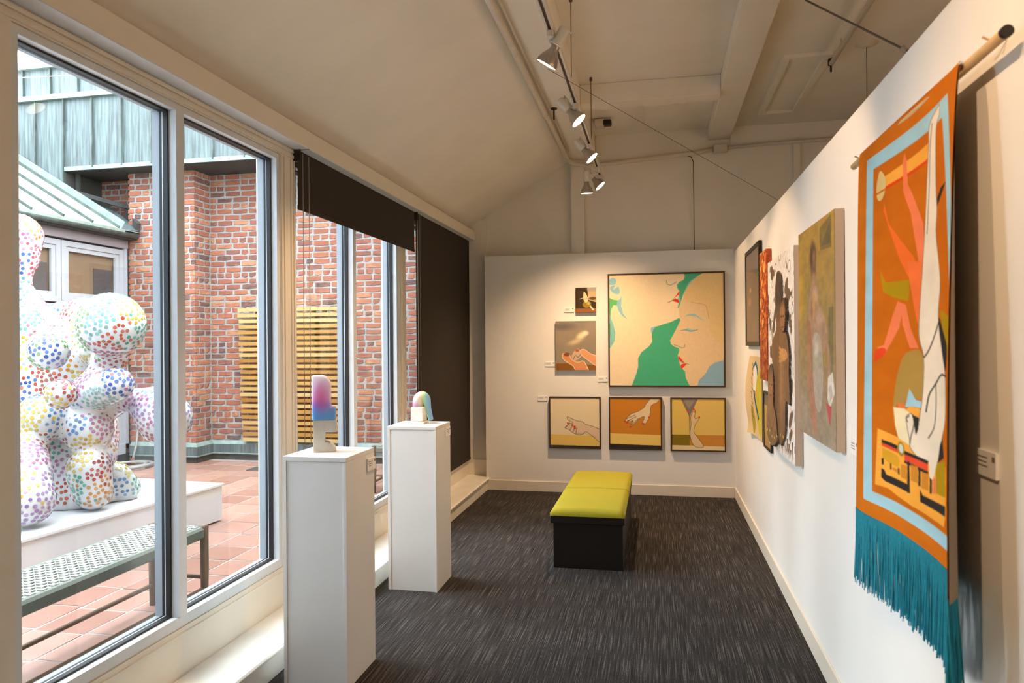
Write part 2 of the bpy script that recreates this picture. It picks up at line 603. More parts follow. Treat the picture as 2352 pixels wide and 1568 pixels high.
# ================================================================== room shell
XW, XR, YB, YF = -2.10, 0.785, 7.65, 7.85     # window wall, right wall, display wall, far wall
YREAR, XOUT, ZC = -3.6, 4.0, 3.87
G = 0.20                                      # courtyard level
BAYS = [(2.0, 3.73), (3.89, 5.62), (5.78, 7.51)]

struct(MB().box(-2.0, XOUT, YREAR, YF, -0.1, 0.0).obj('floor', M['carpet']), 'charcoal carpet floor with fine pale streaks', 'floor')

w = MB()
w.box(-2.25, XW, YREAR, YF, -0.1, 0.35).box(-2.25, XW, YREAR, YF, 2.705, 3.05)
edges = [YREAR] + [e for b in BAYS for e in b] + [YF]
for i in range(0, len(edges), 2):
    w.box(-2.25, XW, edges[i], edges[i + 1], 0.35, 2.705)
wl = struct(w.obj('wall_left', M['trim']), 'cream window wall with posts between the tall windows', 'wall')
# slim casing beads on the posts
for i in range(0, len(edges), 2):
    a, b_ = edges[i], edges[i + 1]
    if b_ - a < 0.5 and a > 2.5:
        for yy in (a + 0.004, a + 0.036, b_ - 0.048, b_ - 0.016):
            MB().box(XW, XW + 0.008, yy, yy + 0.012, 0.35, 2.70).obj('casing_bead', M['trim'], wl)
for zz in (2.712, 2.742):
    MB().box(XW, XW + 0.010, YREAR, YF, zz, zz + 0.016).obj('head_bead', M['trim'], wl)
MB().box(XW, XW + 0.007, YREAR, YF, 0.318, 0.326).obj('sill_bead', M['trim'], wl)

lg = MB().box(-2.10, -1.838, YREAR, YB + 0.15, 0.0, 0.112)
o = lg.obj('trim_1', M['ledge'])
struct(o, 'low white painted ledge running under the windows', 'ledge')
MB().rbox(-2.10, -1.818, YREAR, YB + 0.15, 0.112, 0.137, 0.008).obj('ledge_board', M['ledge'], o)
MB().box(-2.10, -1.87, 7.80, 7.85, 0.0, 3.0).obj('end_panel', M['ceil'], o)
MB().box(-2.10, -1.86, 7.785, 7.80, 0.137, 0.285).obj('end_skirting', M['trim'], o)
MB().box(-2.10, -1.86, 7.78, 7.80, 0.285, 0.305).obj('end_cap', M['trim'], o)

o = struct(MB().box(-1.853, XR, YB, YB + 0.15, 0.0, 2.566).obj('wall_back', M['wall']), 'white freestanding display wall at the end of the room', 'wall')
o = struct(MB().box(XR, XR + 0.13, YREAR, YB + 0.15, 0.0, 2.532).obj('wall_right', M['wall']), 'long white display wall hung with paintings', 'wall')
bbm = MB().box(-1.845, XR - 0.012, YB - 0.012, YB, 0.0, 0.112)
struct(bbm.obj('baseboard_back', M['trim'], bevel=0.004), 'pale rubber baseboard under the end wall', 'baseboard')
struct(MB().box(XR - 0.012, XR, YREAR, YB - 0.012, 0.0, 0.112).obj('baseboard_right', M['trim'], bevel=0.004), 'pale rubber baseboard along the right wall', 'baseboard')

fw = MB().box(-2.25, XOUT, YF, YF + 0.2, -0.1, 4.1)
fwo = struct(fw.obj('wall_far', M['ceil']), 'tall cream outer wall rising behind the display walls', 'wall')
MB().box(-0.908, -0.765, YF - 0.07, YF, 0.0, 3.60).obj('pilaster', M['ceil'], fwo)
MB().box(-0.64, 0.545, YF - 0.012, YF, 3.60, ZC).obj('wall_band', M['ceil'], fwo)
MB().box(0.775, 2.9, YF - 0.012, YF, 3.66, ZC).obj('wall_band', M['ceil'], fwo)
MB().box(1.40, 1.46, YF - 0.04, YF, 0.0, 3.66).obj('wall_post', M['ceil'], fwo)
MB().box(-2.25, XOUT, YREAR - 0.2, YREAR, -0.1, 4.1).obj('wall_rear', M['wall'])
struct(bpy.data.objects['wall_rear'], 'plain white wall behind the viewer', 'wall')
struct(MB().box(XOUT, XOUT + 0.2, YREAR, YF, -0.1, 4.1).obj('wall_outer', M['ceil']), 'plain wall of the next gallery bay', 'wall')


def slope_z(x):
    return 2.97 + 0.60 * (x + 2.0)


sl = MB()
za, zb = slope_z(-2.25), slope_z(-0.90)
sl.add([(-2.25, YREAR, za), (-0.90, YREAR, zb), (-0.90, YF, zb), (-2.25, YF, za),
        (-2.25, YREAR, za + 0.15), (-0.90, YREAR, zb + 0.15), (-0.90, YF, zb + 0.15), (-2.25, YF, za + 0.15)],
       [(0, 3, 2, 1), (4, 5, 6, 7), (0, 1, 5, 4), (1, 2, 6, 5), (2, 3, 7, 6), (3, 0, 4, 7)])
struct(sl.obj('ceiling', M['ceil']), 'sloping cream plaster ceiling above the windows', 'ceiling')
cf = struct(MB().box(-0.92, XOUT, YREAR, YF, ZC, ZC + 0.15).obj('ceiling_flat', M['ceil']), 'flat cream ceiling between the beams', 'ceiling')
struct(MB().box(-0.93, -0.645, YREAR, YF, 3.60, ZC).obj('trim_2', M['ceil'], bevel=0.006), 'long boxed ceiling beam above the track lights', 'beam')
struct(MB().box(-0.645, 0.545, 6.25, 6.42, 3.70, ZC).obj('trim_3', M['ceil'], bevel=0.006), 'short cross beam between the two long ceiling beams', 'beam')
struct(MB().box(-0.645, 0.545, 2.3, 2.47, 3.70, ZC).obj('trim_4', M['ceil'], bevel=0.006), 'short cross beam nearer the viewer', 'beam')
struct(MB().box(0.545, 0.775, YREAR, YF, 3.745, ZC).obj('trim_5', M['ceil'], bevel=0.012), 'wide boxed ceiling beam above the right wall', 'beam')

vo = MB().box(-2.10, -2.0, YREAR, YF - 0.03, 2.77, 2.872).obj('trim_6', M['trim'], bevel=0.003)
struct(vo, 'long cream pelmet box above the windows', 'pelmet')
MB().box(-2.098, -2.002, YREAR, YF - 0.035, 2.766, 2.770).obj('underside_strip', M['alu'], vo)
for yy in (1.85, 3.885, 5.96):
    MB().box(-2.10, -2.0, yy, yy + 0.006, 2.764, 2.7665).obj('joint', M['black'], vo)

# hatch moulding, hooks and pipes overhead
hat = MB()
hx0, hx1, hy0, hy1 = 1.0, 1.36, 5.95, 7.42
for (a, b_, c, d) in ((hx0, hx1, hy0, hy0 + 0.05), (hx0, hx1, hy1 - 0.05, hy1), (hx0, hx0 + 0.05, hy0 + 0.05, hy1 - 0.05), (hx1 - 0.05, hx1, hy0 + 0.05, hy1 - 0.05)):
    hat.box(a, b_, c, d, ZC - 0.03, ZC)
h = tag(hat.obj('ceiling_hatch', M['ceil']), 'flush rectangular ceiling hatch frame beyond the right wall', 'hatch')
hat2 = MB().box(-0.1, 0.28, 6.9, 7.5, ZC - 0.02, ZC)
tag(hat2.obj('ceiling_hatch', M['ceil']), 'faint square ceiling panel between the two long beams', 'hatch')


def window(n, y0, y1):
    e = bpy.data.objects.new('window_%d' % n, None)
    e.location = (XW, (y0 + y1) / 2, 0.35)
    COL.objects.link(e)
    struct(e, ('tall two-pane window in white aluminium frame, %s' % WLAB[n]), 'window')
    z0, z1 = 0.352, 2.703
    ym = (y0 + y1) / 2
    ym0, ym1 = ym - 0.032, ym + 0.022
    j = 0.03
    for x0, x1, m_ in ((-2.140, -2.106, 'alu'), (-2.225, -2.182, 'alu_out')):
        nm = 'frame' if x0 > -2.15 else 'outer_frame'
        MB().box(x0, x1, y0, y1, z0, z0 + 0.048).box(x0, x1, y0, y1, z1 - 0.03, z1).box(x0, x1, y0, y0 + j, z0 + 0.048, z1 - 0.03).box(x0, x1, y1 - j, y1, z0 + 0.048, z1 - 0.03).obj(nm, M[m_], e)
        MB().box(x0, x1 + (0.004 if x0 > -2.15 else 0), ym0, ym1, z0 + 0.048, z1 - 0.03).obj('mullion' if x0 > -2.15 else 'outer_mullion', M[m_], e)
    for a, b_ in ((y0 + j, ym0), (ym1, y1 - j)):
        g0, g1 = z0 + 0.048, z1 - 0.03
        t = 0.009
        for gx0, gx1 in ((-2.182, -2.1678), (-2.1642, -2.140)):
            MB().box(gx0, gx1, a - .01, b_ + .01, g0 - 0.01, g0 + t).box(gx0, gx1, a - .01, b_ + .01, g1 - t, g1 + 0.01).box(gx0, gx1, a - 0.01, a + t, g0 + t, g1 - t).box(gx0, gx1, b_ - t, b_ + 0.01, g0 + t, g1 - t).obj('gasket', M['gasket'], e)
        MB().box(-2.1678, -2.1642, a - .01, b_ + .01, g0 - 0.01, g0 + .009).box(-2.1678, -2.1642, b_ - .009, b_ + .01, g0 + .009, g1).obj('spacer_bar', M['alu'], e)
        MB().box(-2.1660, -2.1610, a, b_, g0, g1).obj('pane', M['glass'], e)
    return e


WLAB = {1: 'nearest at the left edge of view', 2: 'half covered by the short dark blind', 3: 'hidden behind the long dark blind'}
for i, (a, b_) in enumerate(BAYS):
    window(i + 1, a, b_)


# ================================================================== roller blinds
def blind(y0, y1, z0, label, cy):
    t = thing('roller_blind', label, 'blind', (-2.06, (y0 + y1) / 2, z0), 'roller blinds at the windows')
    MB().box(-2.074, -2.070, y0 + 0.012, y1, z0 + 0.03, 2.766).obj('blind_fabric', M['blind'], t)
    MB().rbox(-2.079, -2.066, y0 + 0.012, y1, z0, z0 + 0.03, 0.004).obj('hem_bar', M['blind'], t)
    MB().box(-2.095, -2.05, y0, y0 + 0.01, 2.70, 2.77).obj('bracket', M['blind'], t)
    for k, yy in enumerate(cy):
        MB().tube([(-2.056, yy, 2.75), (-2.056, yy, 0.55 if z0 > 1 else 0.75)], 0.0022, 6).obj('bead_chain', M['chain'], t)
    MB().tube([(-2.056, cy[0], 0.55 if z0 > 1 else 0.75), (-2.056, (cy[0] + cy[1]) / 2, 0.52 if z0 > 1 else 0.72), (-2.056, cy[1], 0.55 if z0 > 1 else 0.75)], 0.0022, 6).obj('chain_loop', M['chain'], t)
    return t


blind(3.872, 5.945, 2.415, 'dark brown roller blind pulled only a little way down', (3.915, 3.99))
blind(5.975, 7.795, 0.305, 'dark brown roller blind pulled right down at the far end', (5.99, 6.05))


# ================================================================== track lights
TX, TZ = -0.535, 3.262
tr = thing('light_track', 'long cream lighting track hung below the ceiling beam', 'track', (TX, 3, TZ))
MB().box(TX - 0.020, TX - 0.009, -2.6, 7.22, TZ - 0.016, TZ + 0.018).box(TX + 0.009, TX + 0.020, -2.6, 7.22, TZ - 0.016, TZ + 0.018).box(TX - 0.02, TX + 0.02, -2.6, 7.22, TZ + 0.018, TZ + 0.024).obj('rail', M['plastic'], tr)
MB().box(TX - 0.009, TX + 0.009, -2.6, 7.22, TZ - 0.006, TZ + 0.018).obj('conductor_slot', M['slot'], tr)
MB().box(TX - 0.021, TX + 0.021, 7.22, 7.232, TZ - 0.018, TZ + 0.026).obj('end_cap', M['slot'], tr)
for yy in (4.65, 6.1, 1.5, -1.2):
    MB().tube([(TX, yy, TZ + 0.02), (TX, yy, ZC)], 0.0028, 6).obj('hanging_wire', M['wire'], tr)
    MB().lathe((TX, yy, ZC - 0.03), (0, 0, 1), [(0, 0.003), (0.002, 0.012), (0.03, 0.012)], 10).obj('wire_stop', M['slot'], tr)


def lamp(pos, aim, label, lit=1.0, stem_y=None, spot=70, watts=None, blend=0.7, TX=TX):
    """track spotlight: pos = centre of the glowing face"""
    p = Vector(pos)
    d = Vector(aim).normalized()
    t = thing('track_spotlight', label, 'spotlight', (TX, p.y, TZ), 'spotlights on the track')
    back = p - d * 0.205
    ay = back.y if stem_y is None else stem_y
    MB().rbox(TX - 0.017, TX + 0.017, ay - 0.045, ay + 0.045, TZ - 0.054, TZ - 0.0165, 0.004).obj('adapter', M['plastic'], t)
    MB().tube([(TX, ay, TZ - 0.054), (TX, ay, TZ - 0.075), back + d * 0.04], 0.009, 8).obj('arm', M['plastic'], t, smooth=True)
    MB().lathe(back, d, [(0, 0.0), (0, 0.027), (0.006, 0.031), (0.095, 0.031), (0.095, 0.0)], 20).obj('lamp_holder', M['plastic'], t)
    bell = MB().lathe(back, d, [(0.096, 0.022), (0.122, 0.024), (0.14, 0.034), (0.162, 0.048), (0.186, 0.057), (0.20, 0.060), (0.205, 0.060), (0.203, 0.056)], 24).obj('bulb', M['silver'], t, smooth=True)
    MB().lathe(back, d, [(0.200, 0.0), (0.202, 0.03), (0.203, 0.0565)], 24).obj('bulb_face', M['lit' if lit > 0.5 else 'dim'], bell)
    side = d.cross(Vector((0, 1, 0))).normalized()
    MB().tube([back + d * 0.02 + side * 0.03, back + d * 0.0 + side * 0.045, Vector((TX, ay, TZ - 0.06))], 0.004, 6).obj('yoke', M['plastic'], t)
    ld = bpy.data.lights.new('lamp_light', 'SPOT')
    ld.energy = LAMP_W * lit if watts is None else watts
    ld.color = LAMP_COLOR
    ld.spot_size = math.radians(spot)
    ld.spot_blend = blend
    ld.shadow_soft_size = 0.03
    lo = bpy.data.objects.new('lamp_light', ld)
    COL.objects.link(lo)
    lo.matrix_world = Matrix.Translation(p + d * 0.012) @ d.to_track_quat('-Z', 'Y').to_matrix().to_4x4()
    par(lo, t)
    return t


lamp((-0.565, 3.75, 3.090), (-0.52, 0.13, -0.83), 'silver spotlight tilted left toward the white pedestals, nearest in view', spot=75)
lamp((-0.510, 4.88, 3.130), (0.66, -0.05, -0.75), 'glowing spotlight facing right, largest and nearest bright disc', watts=80, spot=62)
lamp((-0.512, 5.90, 3.130), (0.66, -0.05, -0.75), 'glowing spotlight facing right, second along the track', watts=58)
lamp((-0.530, 7.02, 3.140), (0.66, -0.05, -0.75), 'glowing spotlight facing right, last at the far end', watts=60)
lamp((-0.630, 6.68, 3.005), (0.02, 0.10, -1.0), 'silver spotlight pointing straight down near the track end', stem_y=6.7, spot=122, blend=1.0, watts=235)
lamp((-0.50, 2.55, 3.13), (0.66, 0.50, -0.60), 'spotlight out of view aimed at the large figure painting', watts=80, spot=52)
lamp((-0.50, 1.35, 3.13), (0.68, 0.25, -0.70), 'spotlight out of view aimed at the orange banner', watts=48)
lamp((-0.50, 0.40, 3.13), (0.66, 0.45, -0.65), 'spotlight out of view slanting along the right wall', watts=125)

lamp((-0.50, -1.0, 3.13), (0.72, -0.1, -0.66), 'added fill spotlight out of view behind the viewer, aimed at the right wall', watts=150)  # added fill lamp, lifts the warm bounce onto the ceiling
for k_, (xx_, yy_) in enumerate(((2.55, 2.6), (2.55, 0.6))):  # unseen lamps added to warm the ceiling past the right wall
    lamp((xx_ + 0.03, yy_, 3.02), (0.55, 0.1, -0.8), ('added fill spotlight, unseen beyond the right wall, %s' % ('farther one', 'nearer one')[k_]), spot=110, watts=380, TX=xx_)
MB().box(2.53, 2.57, -1.0, 3.4, TZ - 0.012, TZ + 0.024).obj('light_track', M['plastic'])  # made-up track that only carries the added fill lamps
tag([o for o in bpy.data.objects if o.name.startswith('light_track')][-1], 'added unseen track carrying the fill spotlights beyond the right wall', 'track')
MB().tube([(2.55, 1.2, TZ + 0.02), (2.55, 1.2, ZC)], 0.004, 6).obj('hanging_wire', M['wire'], [o for o in bpy.data.objects if o.name.startswith('light_track')][-1])

# conduit, wires and small ceiling fittings
cd = MB()
cz = 3.555
pts = [(-0.915, YREAR + 0.03, cz), (-0.915, 7.32, cz)]
for k in range(7):
    a = k / 6 * math.pi / 2
    pts.append((-0.915 + 0.22 * (1 - math.cos(a)), 7.525 + 0.22 * math.sin(a), cz - 0.03 * k / 6))
pts += [(0.4, YF - 0.08, 3.60), (0.59, YF - 0.06, 3.635)]
co = thing('conduit_pipe', 'white painted conduit running along the ceiling beam and end wall', 'pipe', (-0.915, 4, cz))
cd.tube(pts, 0.024, 12).obj('pipe', M['pipe'], co, smooth=True)
MB().tube([(-0.872, YREAR + 0.03, 3.578), (-0.872, 7.3, 3.578)], 0.010, 8).obj('thin_pipe', M['pipe'], co, smooth=True)
MB().rbox(0.60, 0.74, YF - 0.10, YF - 0.014, 3.60, 3.68, 0.008).obj('junction_box', M['pipe'], co)
MB().tube([(0.74, YF - 0.06, 3.645), (1.9, YF - 0.06, 3.675), (2.9, YF - 0.06, 3.70)], 0.018, 10).obj('pipe_run', M['pipe'], co, smooth=True)
MB().lathe((-0.915, 6.05, cz), (0, 1, 0), [(-0.03, 0.024), (-0.03, 0.029), (0.03, 0.029), (0.03, 0.024)], 14).obj('coupling', M['pipe'], co)
MB().tube([(-0.84, 6.0, 3.60), (-0.84, 6.0, 3.50)], 0.007, 8).lathe((-0.84, 6.0, 3.592), (0, 0, 1), [(0, 0.0), (0, 0.028), (0.008, 0.028)], 12).obj('hook_bolt', M['black'], co)
dw = MB().tube([(0.32, YF - 0.05, 3.585), (0.37, YF - 0.05, 3.57), (0.393, YF - 0.05, 3.52), (0.395, YF - 0.05, 2.4)], 0.0045, 8)
tag(dw.obj('drop_cable', M['wire'], smooth=True), 'dark cable dropping down the far wall above the display wall', 'cable')
tag(MB().tube([(-0.640, 4.2865, 3.277), (0.80, 4.979, 2.541)], 0.0015, 6).obj('brace_wire', M['wire']), 'thin brace wire slanting down to the middle of the right wall', 'wire')
bw = thing('brace_wire', 'thick brace wire slanting down to the near top of the right wall', 'wire', (0.8, 2.5, 2.535))
MB().tube([(0.60, 3.071, 2.996), (0.80, 2.505, 2.545)], 0.0040, 6).obj('wire', M['wire'], bw)
MB().lathe((0.795, 2.54, 2.57), (0.06, -0.78, -0.62), [(0, 0.005), (0, 0.010), (0.03, 0.010), (0.035, 0.004)], 10).obj('turnbuckle', M['silver'], bw)
pp = thing('sprinkler_pipe', 'thin white pipe hanging under the ceiling beyond the right wall', 'pipe', (1.37, 5, 3.8))
MB().tube([(1.366, 6.02, 3.80), (1.377, 1.0, 3.80)], 0.02, 10).obj('pipe', M['pipe'], pp, smooth=True)
MB().tube([(1.366, 5.72, 3.80), (1.366, 5.72, ZC)], 0.006, 8).obj('hanger', M['pipe'], pp)
MB().rbox(1.345, 1.385, 6.02, 6.06, 3.79, 3.85, 0.006).tube([(1.366, 6.04, 3.80), (1.366, 6.04, 3.74)], 0.008, 8).obj('valve_head', M['black'], pp)
ds = thing('ceiling_rose', 'dark round ceiling rose with a thin hanging wire', 'fitting', (1.58, 5.86, ZC))
MB().lathe((1.58, 5.86, ZC - 0.03), (0, 0, 1), [(0, 0.0), (0.002, 0.03), (0.03, 0.085)], 20).obj('rose', M['pipe'], ds)
MB().tube([(1.58, 5.86, ZC - 0.03), (1.58, 5.86, 2.2)], 0.003, 6).obj('wire', M['wire'], ds)
cam_o = thing('security_camera', 'small dark camera fixed beside the ceiling beam end', 'camera', (-0.60, 7.3, 3.84))
MB().rbox(-0.60, -0.50, 7.20, 7.34, 3.79, 3.86, 0.008).obj('housing', M['plastic'], cam_o)
MB().rbox(-0.51, -0.43, 7.18, 7.26, 3.785, 3.84, 0.008).obj('lens', M['black'], cam_o)

# ================================================================== pedestals and small sculptures
def label_card(name, label, o, ux, uy, w_, h_, lines=3, logo=True, group=None):
    """small printed card; o = centre on the wall, ux/uy = in-plane axes"""
    o, ux, uy = Vector(o), Vector(ux).normalized(), Vector(uy).normalized()
    n = ux.cross(uy).normalized()
    t = thing(name, label, 'label', o, group)

    def pt(u, v, d):
        return o + ux * (u * w_) + uy * (v * h_) + n * d

    MB().prism([(-.5, -.5), (.5, -.5), (.5, .5), (-.5, .5)], lambda u, v, d: pt(u, v, d), 0.008, 0.0, 0).obj('card', M['card'], t)
    for k in range(lines):
        v = 0.24 - 0.17 * k
        MB().prism([(-.42, v - .022), (.10 - .05 * (k % 2), v - .022), (.10 - .05 * (k % 2), v + .022), (-.42, v + .022)], lambda u, v2, d: pt(u, v2, d), 0.0088, 0.007).obj('text_line', M['ink'], t)
    if logo:
        MB().prism([(.33, .14), (.45, .14), (.45, .34), (.33, .34)], lambda u, v2, d: pt(u, v2, d), 0.0088, 0.007).obj('printed_mark', M['ink'], t)
    return t


def pedestal(x0, x1, y0, y1, z, label):
    t = thing('display_pedestal', label, 'pedestal', ((x0 + x1) / 2, (y0 + y1) / 2, 0), 'white display pedestals')
    b = 0.018
    MB().box(x0 + b, x1 - 0.001, y0 + 0.004, y1 - 0.004, 0.0, z - 0.022).obj('body', M['ped'], t)
    for xa in (x0, x1 - b):
        MB().box(xa, xa + b, y0, y1, 0.0, z - 0.023).obj('side_panel', M['ped'], t, bevel=0.001)
    MB().box(x0, x1, y0, y1, z - 0.021, z).obj('top_board', M['ped'], t, bevel=0.0012)
    return t


PZ1, PZ2 = 1.086, 1.074
pedestal(-1.752, -1.428, 3.115, 3.452, PZ1, 'tall white pedestal at the front, carrying the pink and blue sculpture')
pedestal(-1.745, -1.412, 4.445, 4.772, PZ2, 'white pedestal further back, carrying the rainbow arch sculpture')
label_card('pedestal_label', 'small label fixed on the front pedestal side', (-1.4265, 3.40, PZ1 - 0.075), (0, 1, 0), (0, 0, 1), 0.095, 0.06, group='pedestal labels')
label_card('pedestal_label', 'small label fixed on the rear pedestal side', (-1.4105, 4.70, PZ2 - 0.06), (0, 1, 0), (0, 0, 1), 0.095, 0.06, group='pedestal labels')


def arc(cx, cy, r, a0, a1, n=8):
    return [(cx + r * math.cos(math.radians(a0 + (a1 - a0) * k / n)), cy + r * math.sin(math.radians(a0 + (a1 - a0) * k / n))) for k in range(n + 1)]


# sculpture 1: stacked profile shapes seen from the front (u across, v up), thickness along the view
s1 = thing('stacked_sculpture', 'abstract sculpture with pink and blue upper block on a pale concrete foot', 'sculpture', (-1.63, 3.33, PZ1))
ang = math.radians(24)
e_u = Vector((math.cos(ang), math.sin(ang), 0))
e_t = Vector((-math.sin(ang), math.cos(ang), 0))
o1 = Vector((-1.655, 3.235, PZ1))


def f1(u, v, t_):
    return o1 + e_u * u + e_t * t_ + Vector((0, 0, v))


foot = [(0, 0), (0.100, 0.0), (0.110, 0.003)] + arc(0.056, -0.004, 0.054, 10, 90, 8) + [(0.056, 0.098), (0.112, 0.098), (0.112, 0.158), (0.0, 0.158)]
MB().prism(foot, f1, 0.0, 0.085).obj('concrete_foot', M['concrete'], s1, bevel=0.003)
top = [(-0.005, 0.158), (0.109, 0.158), (0.109, 0.222), (0.085, 0.222)] + arc(0.035, 0.328, 0.05, 0, 90, 8) + [(-0.005, 0.378)]
M['glaze1'] = gradient_mat('pink_blue_glass_block', [(0.0, rgb(104, 170, 226)), (0.2, rgb(128, 172, 226)), (0.34, rgb(178, 156, 226)), (0.5, rgb(238, 196, 234)), (0.8, rgb(246, 220, 240)), (1.0, rgb(246, 232, 244))], 2, PZ1 + 0.158, PZ1 + 0.378, 0.35,
                            second=((o1 + e_u * 0.052 + e_t * 0.04 + Vector((0, 0, 0.265))), (0.055, 0.10, 0.105), rgb(226, 60, 164)))
MB().prism(top, f1, -0.002, 0.087).obj('glass_block', M['glaze1'], s1, bevel=0.006)

# sculpture 2: cube with an arch standing on it
s2 = thing('arch_sculpture', 'small sculpture of a white cube with rainbow coloured arch', 'sculpture', (-1.59, 4.62, PZ2))
MB().rbox(-1.643, -1.540, 4.585, 4.700, PZ2, PZ2 + 0.016, 0.003).obj('base_slab', M['ceramic'], s2)
MB().rbox(-1.637, -1.552, 4.598, 4.690, PZ2 + 0.016, PZ2 + 0.112, 0.004).obj('cube', M['ceramic'], s2)
az = PZ2 + 0.148
pth = [(-1.600, 4.645, PZ2 + 0.112), (-1.600, 4.645, az)]
for k in range(1, 13):
    a = math.pi * k / 12
    pth.append((-1.573 - 0.027 * math.cos(a) + 0.004 * k / 12, 4.645 + 0.012 * k / 12, az + 0.036 * math.sin(a)))
pth += [(-1.539, 4.675, az - 0.05), (-1.535, 4.72, PZ2 + 0.02)]
rr = [0.037] * 2 + [0.038 - 0.010 * k / 12 for k in range(1, 13)] + [0.022, 0.018]
M['glaze2'] = gradient_mat('rainbow_glazed_arch', [(0.0, rgb(222, 176, 198)), (0.3, rgb(222, 214, 204)), (0.55, rgb(226, 218, 190)), (0.66, rgb(196, 222, 150)), (0.78, rgb(150, 208, 214)), (1.0, rgb(146, 184, 236))], 0, -1.63, -1.515, 0.3,
                            second=(Vector((-1.605, 4.62, PZ2 + 0.125)), (0.04, 0.06, 0.04), rgb(214, 150, 186)))
MB().tube(pth, rr, 18).obj('arch', M['glaze2'], s2, smooth=True)

# ================================================================== upholstered bench
bn = thing('storage_bench', 'dark storage bench with a lime green cushioned top', 'bench', (-0.50, 5.9, 0))
bx0, bx1, by0, by1 = -0.742, -0.245, 5.09, 6.64
MB().box(bx0, bx1, by0, by1, 0.0, 0.335).obj('box', M['espresso'], bn, bevel=0.004)
MB().box(bx0 - 0.018, bx1 + 0.012, by0 - 0.016, by1 + 0.016, 0.322, 0.378).obj('lid', M['espresso'], bn, bevel=0.006)
for k, (ya, yb) in enumerate(((by0 - 0.018, 5.86), (5.863, by1 + 0.018))):
    n1_, n2_ = 22, 26
    x0, x1, z0, z1 = bx0 - 0.020, bx1 + 0.014, 0.376, 0.427
    vs, fs = [], []
    for i in range(n1_ + 1):
        for j in range(n2_ + 1):
            u, v = i / n1_, j / n2_
            du = min(u, 1 - u) * (x1 - x0)
            dv0, dv1 = v * (yb - ya), (1 - v) * (yb - ya)
            fall = 1 - max(0, 1 - du / 0.035) ** 2
            fo, fi = (dv0, dv1) if k == 0 else (dv1, dv0)
            fall = min(fall, 1 - max(0, 1 - fo / 0.035) ** 2)
            dip = 0.006 * max(0, 1 - fi / 0.012) ** 2
            pillow = 0.006 * math.sin(math.pi * u)
            vs.append((x0 + u * (x1 - x0), ya + v * (yb - ya), z0 + (z1 - z0 - 0.012) * (0.35 + 0.65 * math.sqrt(max(fall, 0))) + pillow - dip + 0.006))
    for i in range(n1_):
        for j in range(n2_):
            a = i * (n2_ + 1) + j
            fs.append((a, a + n2_ + 1, a + n2_ + 2, a + 1))
    mb = MB().add(vs, fs)
    # skirt down to the lid
    rim = [i * (n2_ + 1) for i in range(n1_ + 1)] + [n1_ * (n2_ + 1) + j for j in range(1, n2_ + 1)] + [i * (n2_ + 1) + n2_ for i in range(n1_ - 1, -1, -1)] + [j for j in range(n2_ - 1, 0, -1)]
    nb = len(mb.v)
    for q in rim:
        mb.v.append((mb.v[q][0], mb.v[q][1], z0))
    for q in range(len(rim)):
        q2 = (q + 1) % len(rim)
        mb.f.append((rim[q2], rim[q], nb + q, nb + q2))
        mb.m.append(0)
    mb.obj('cushion', M['cushion'], bn, smooth=True)

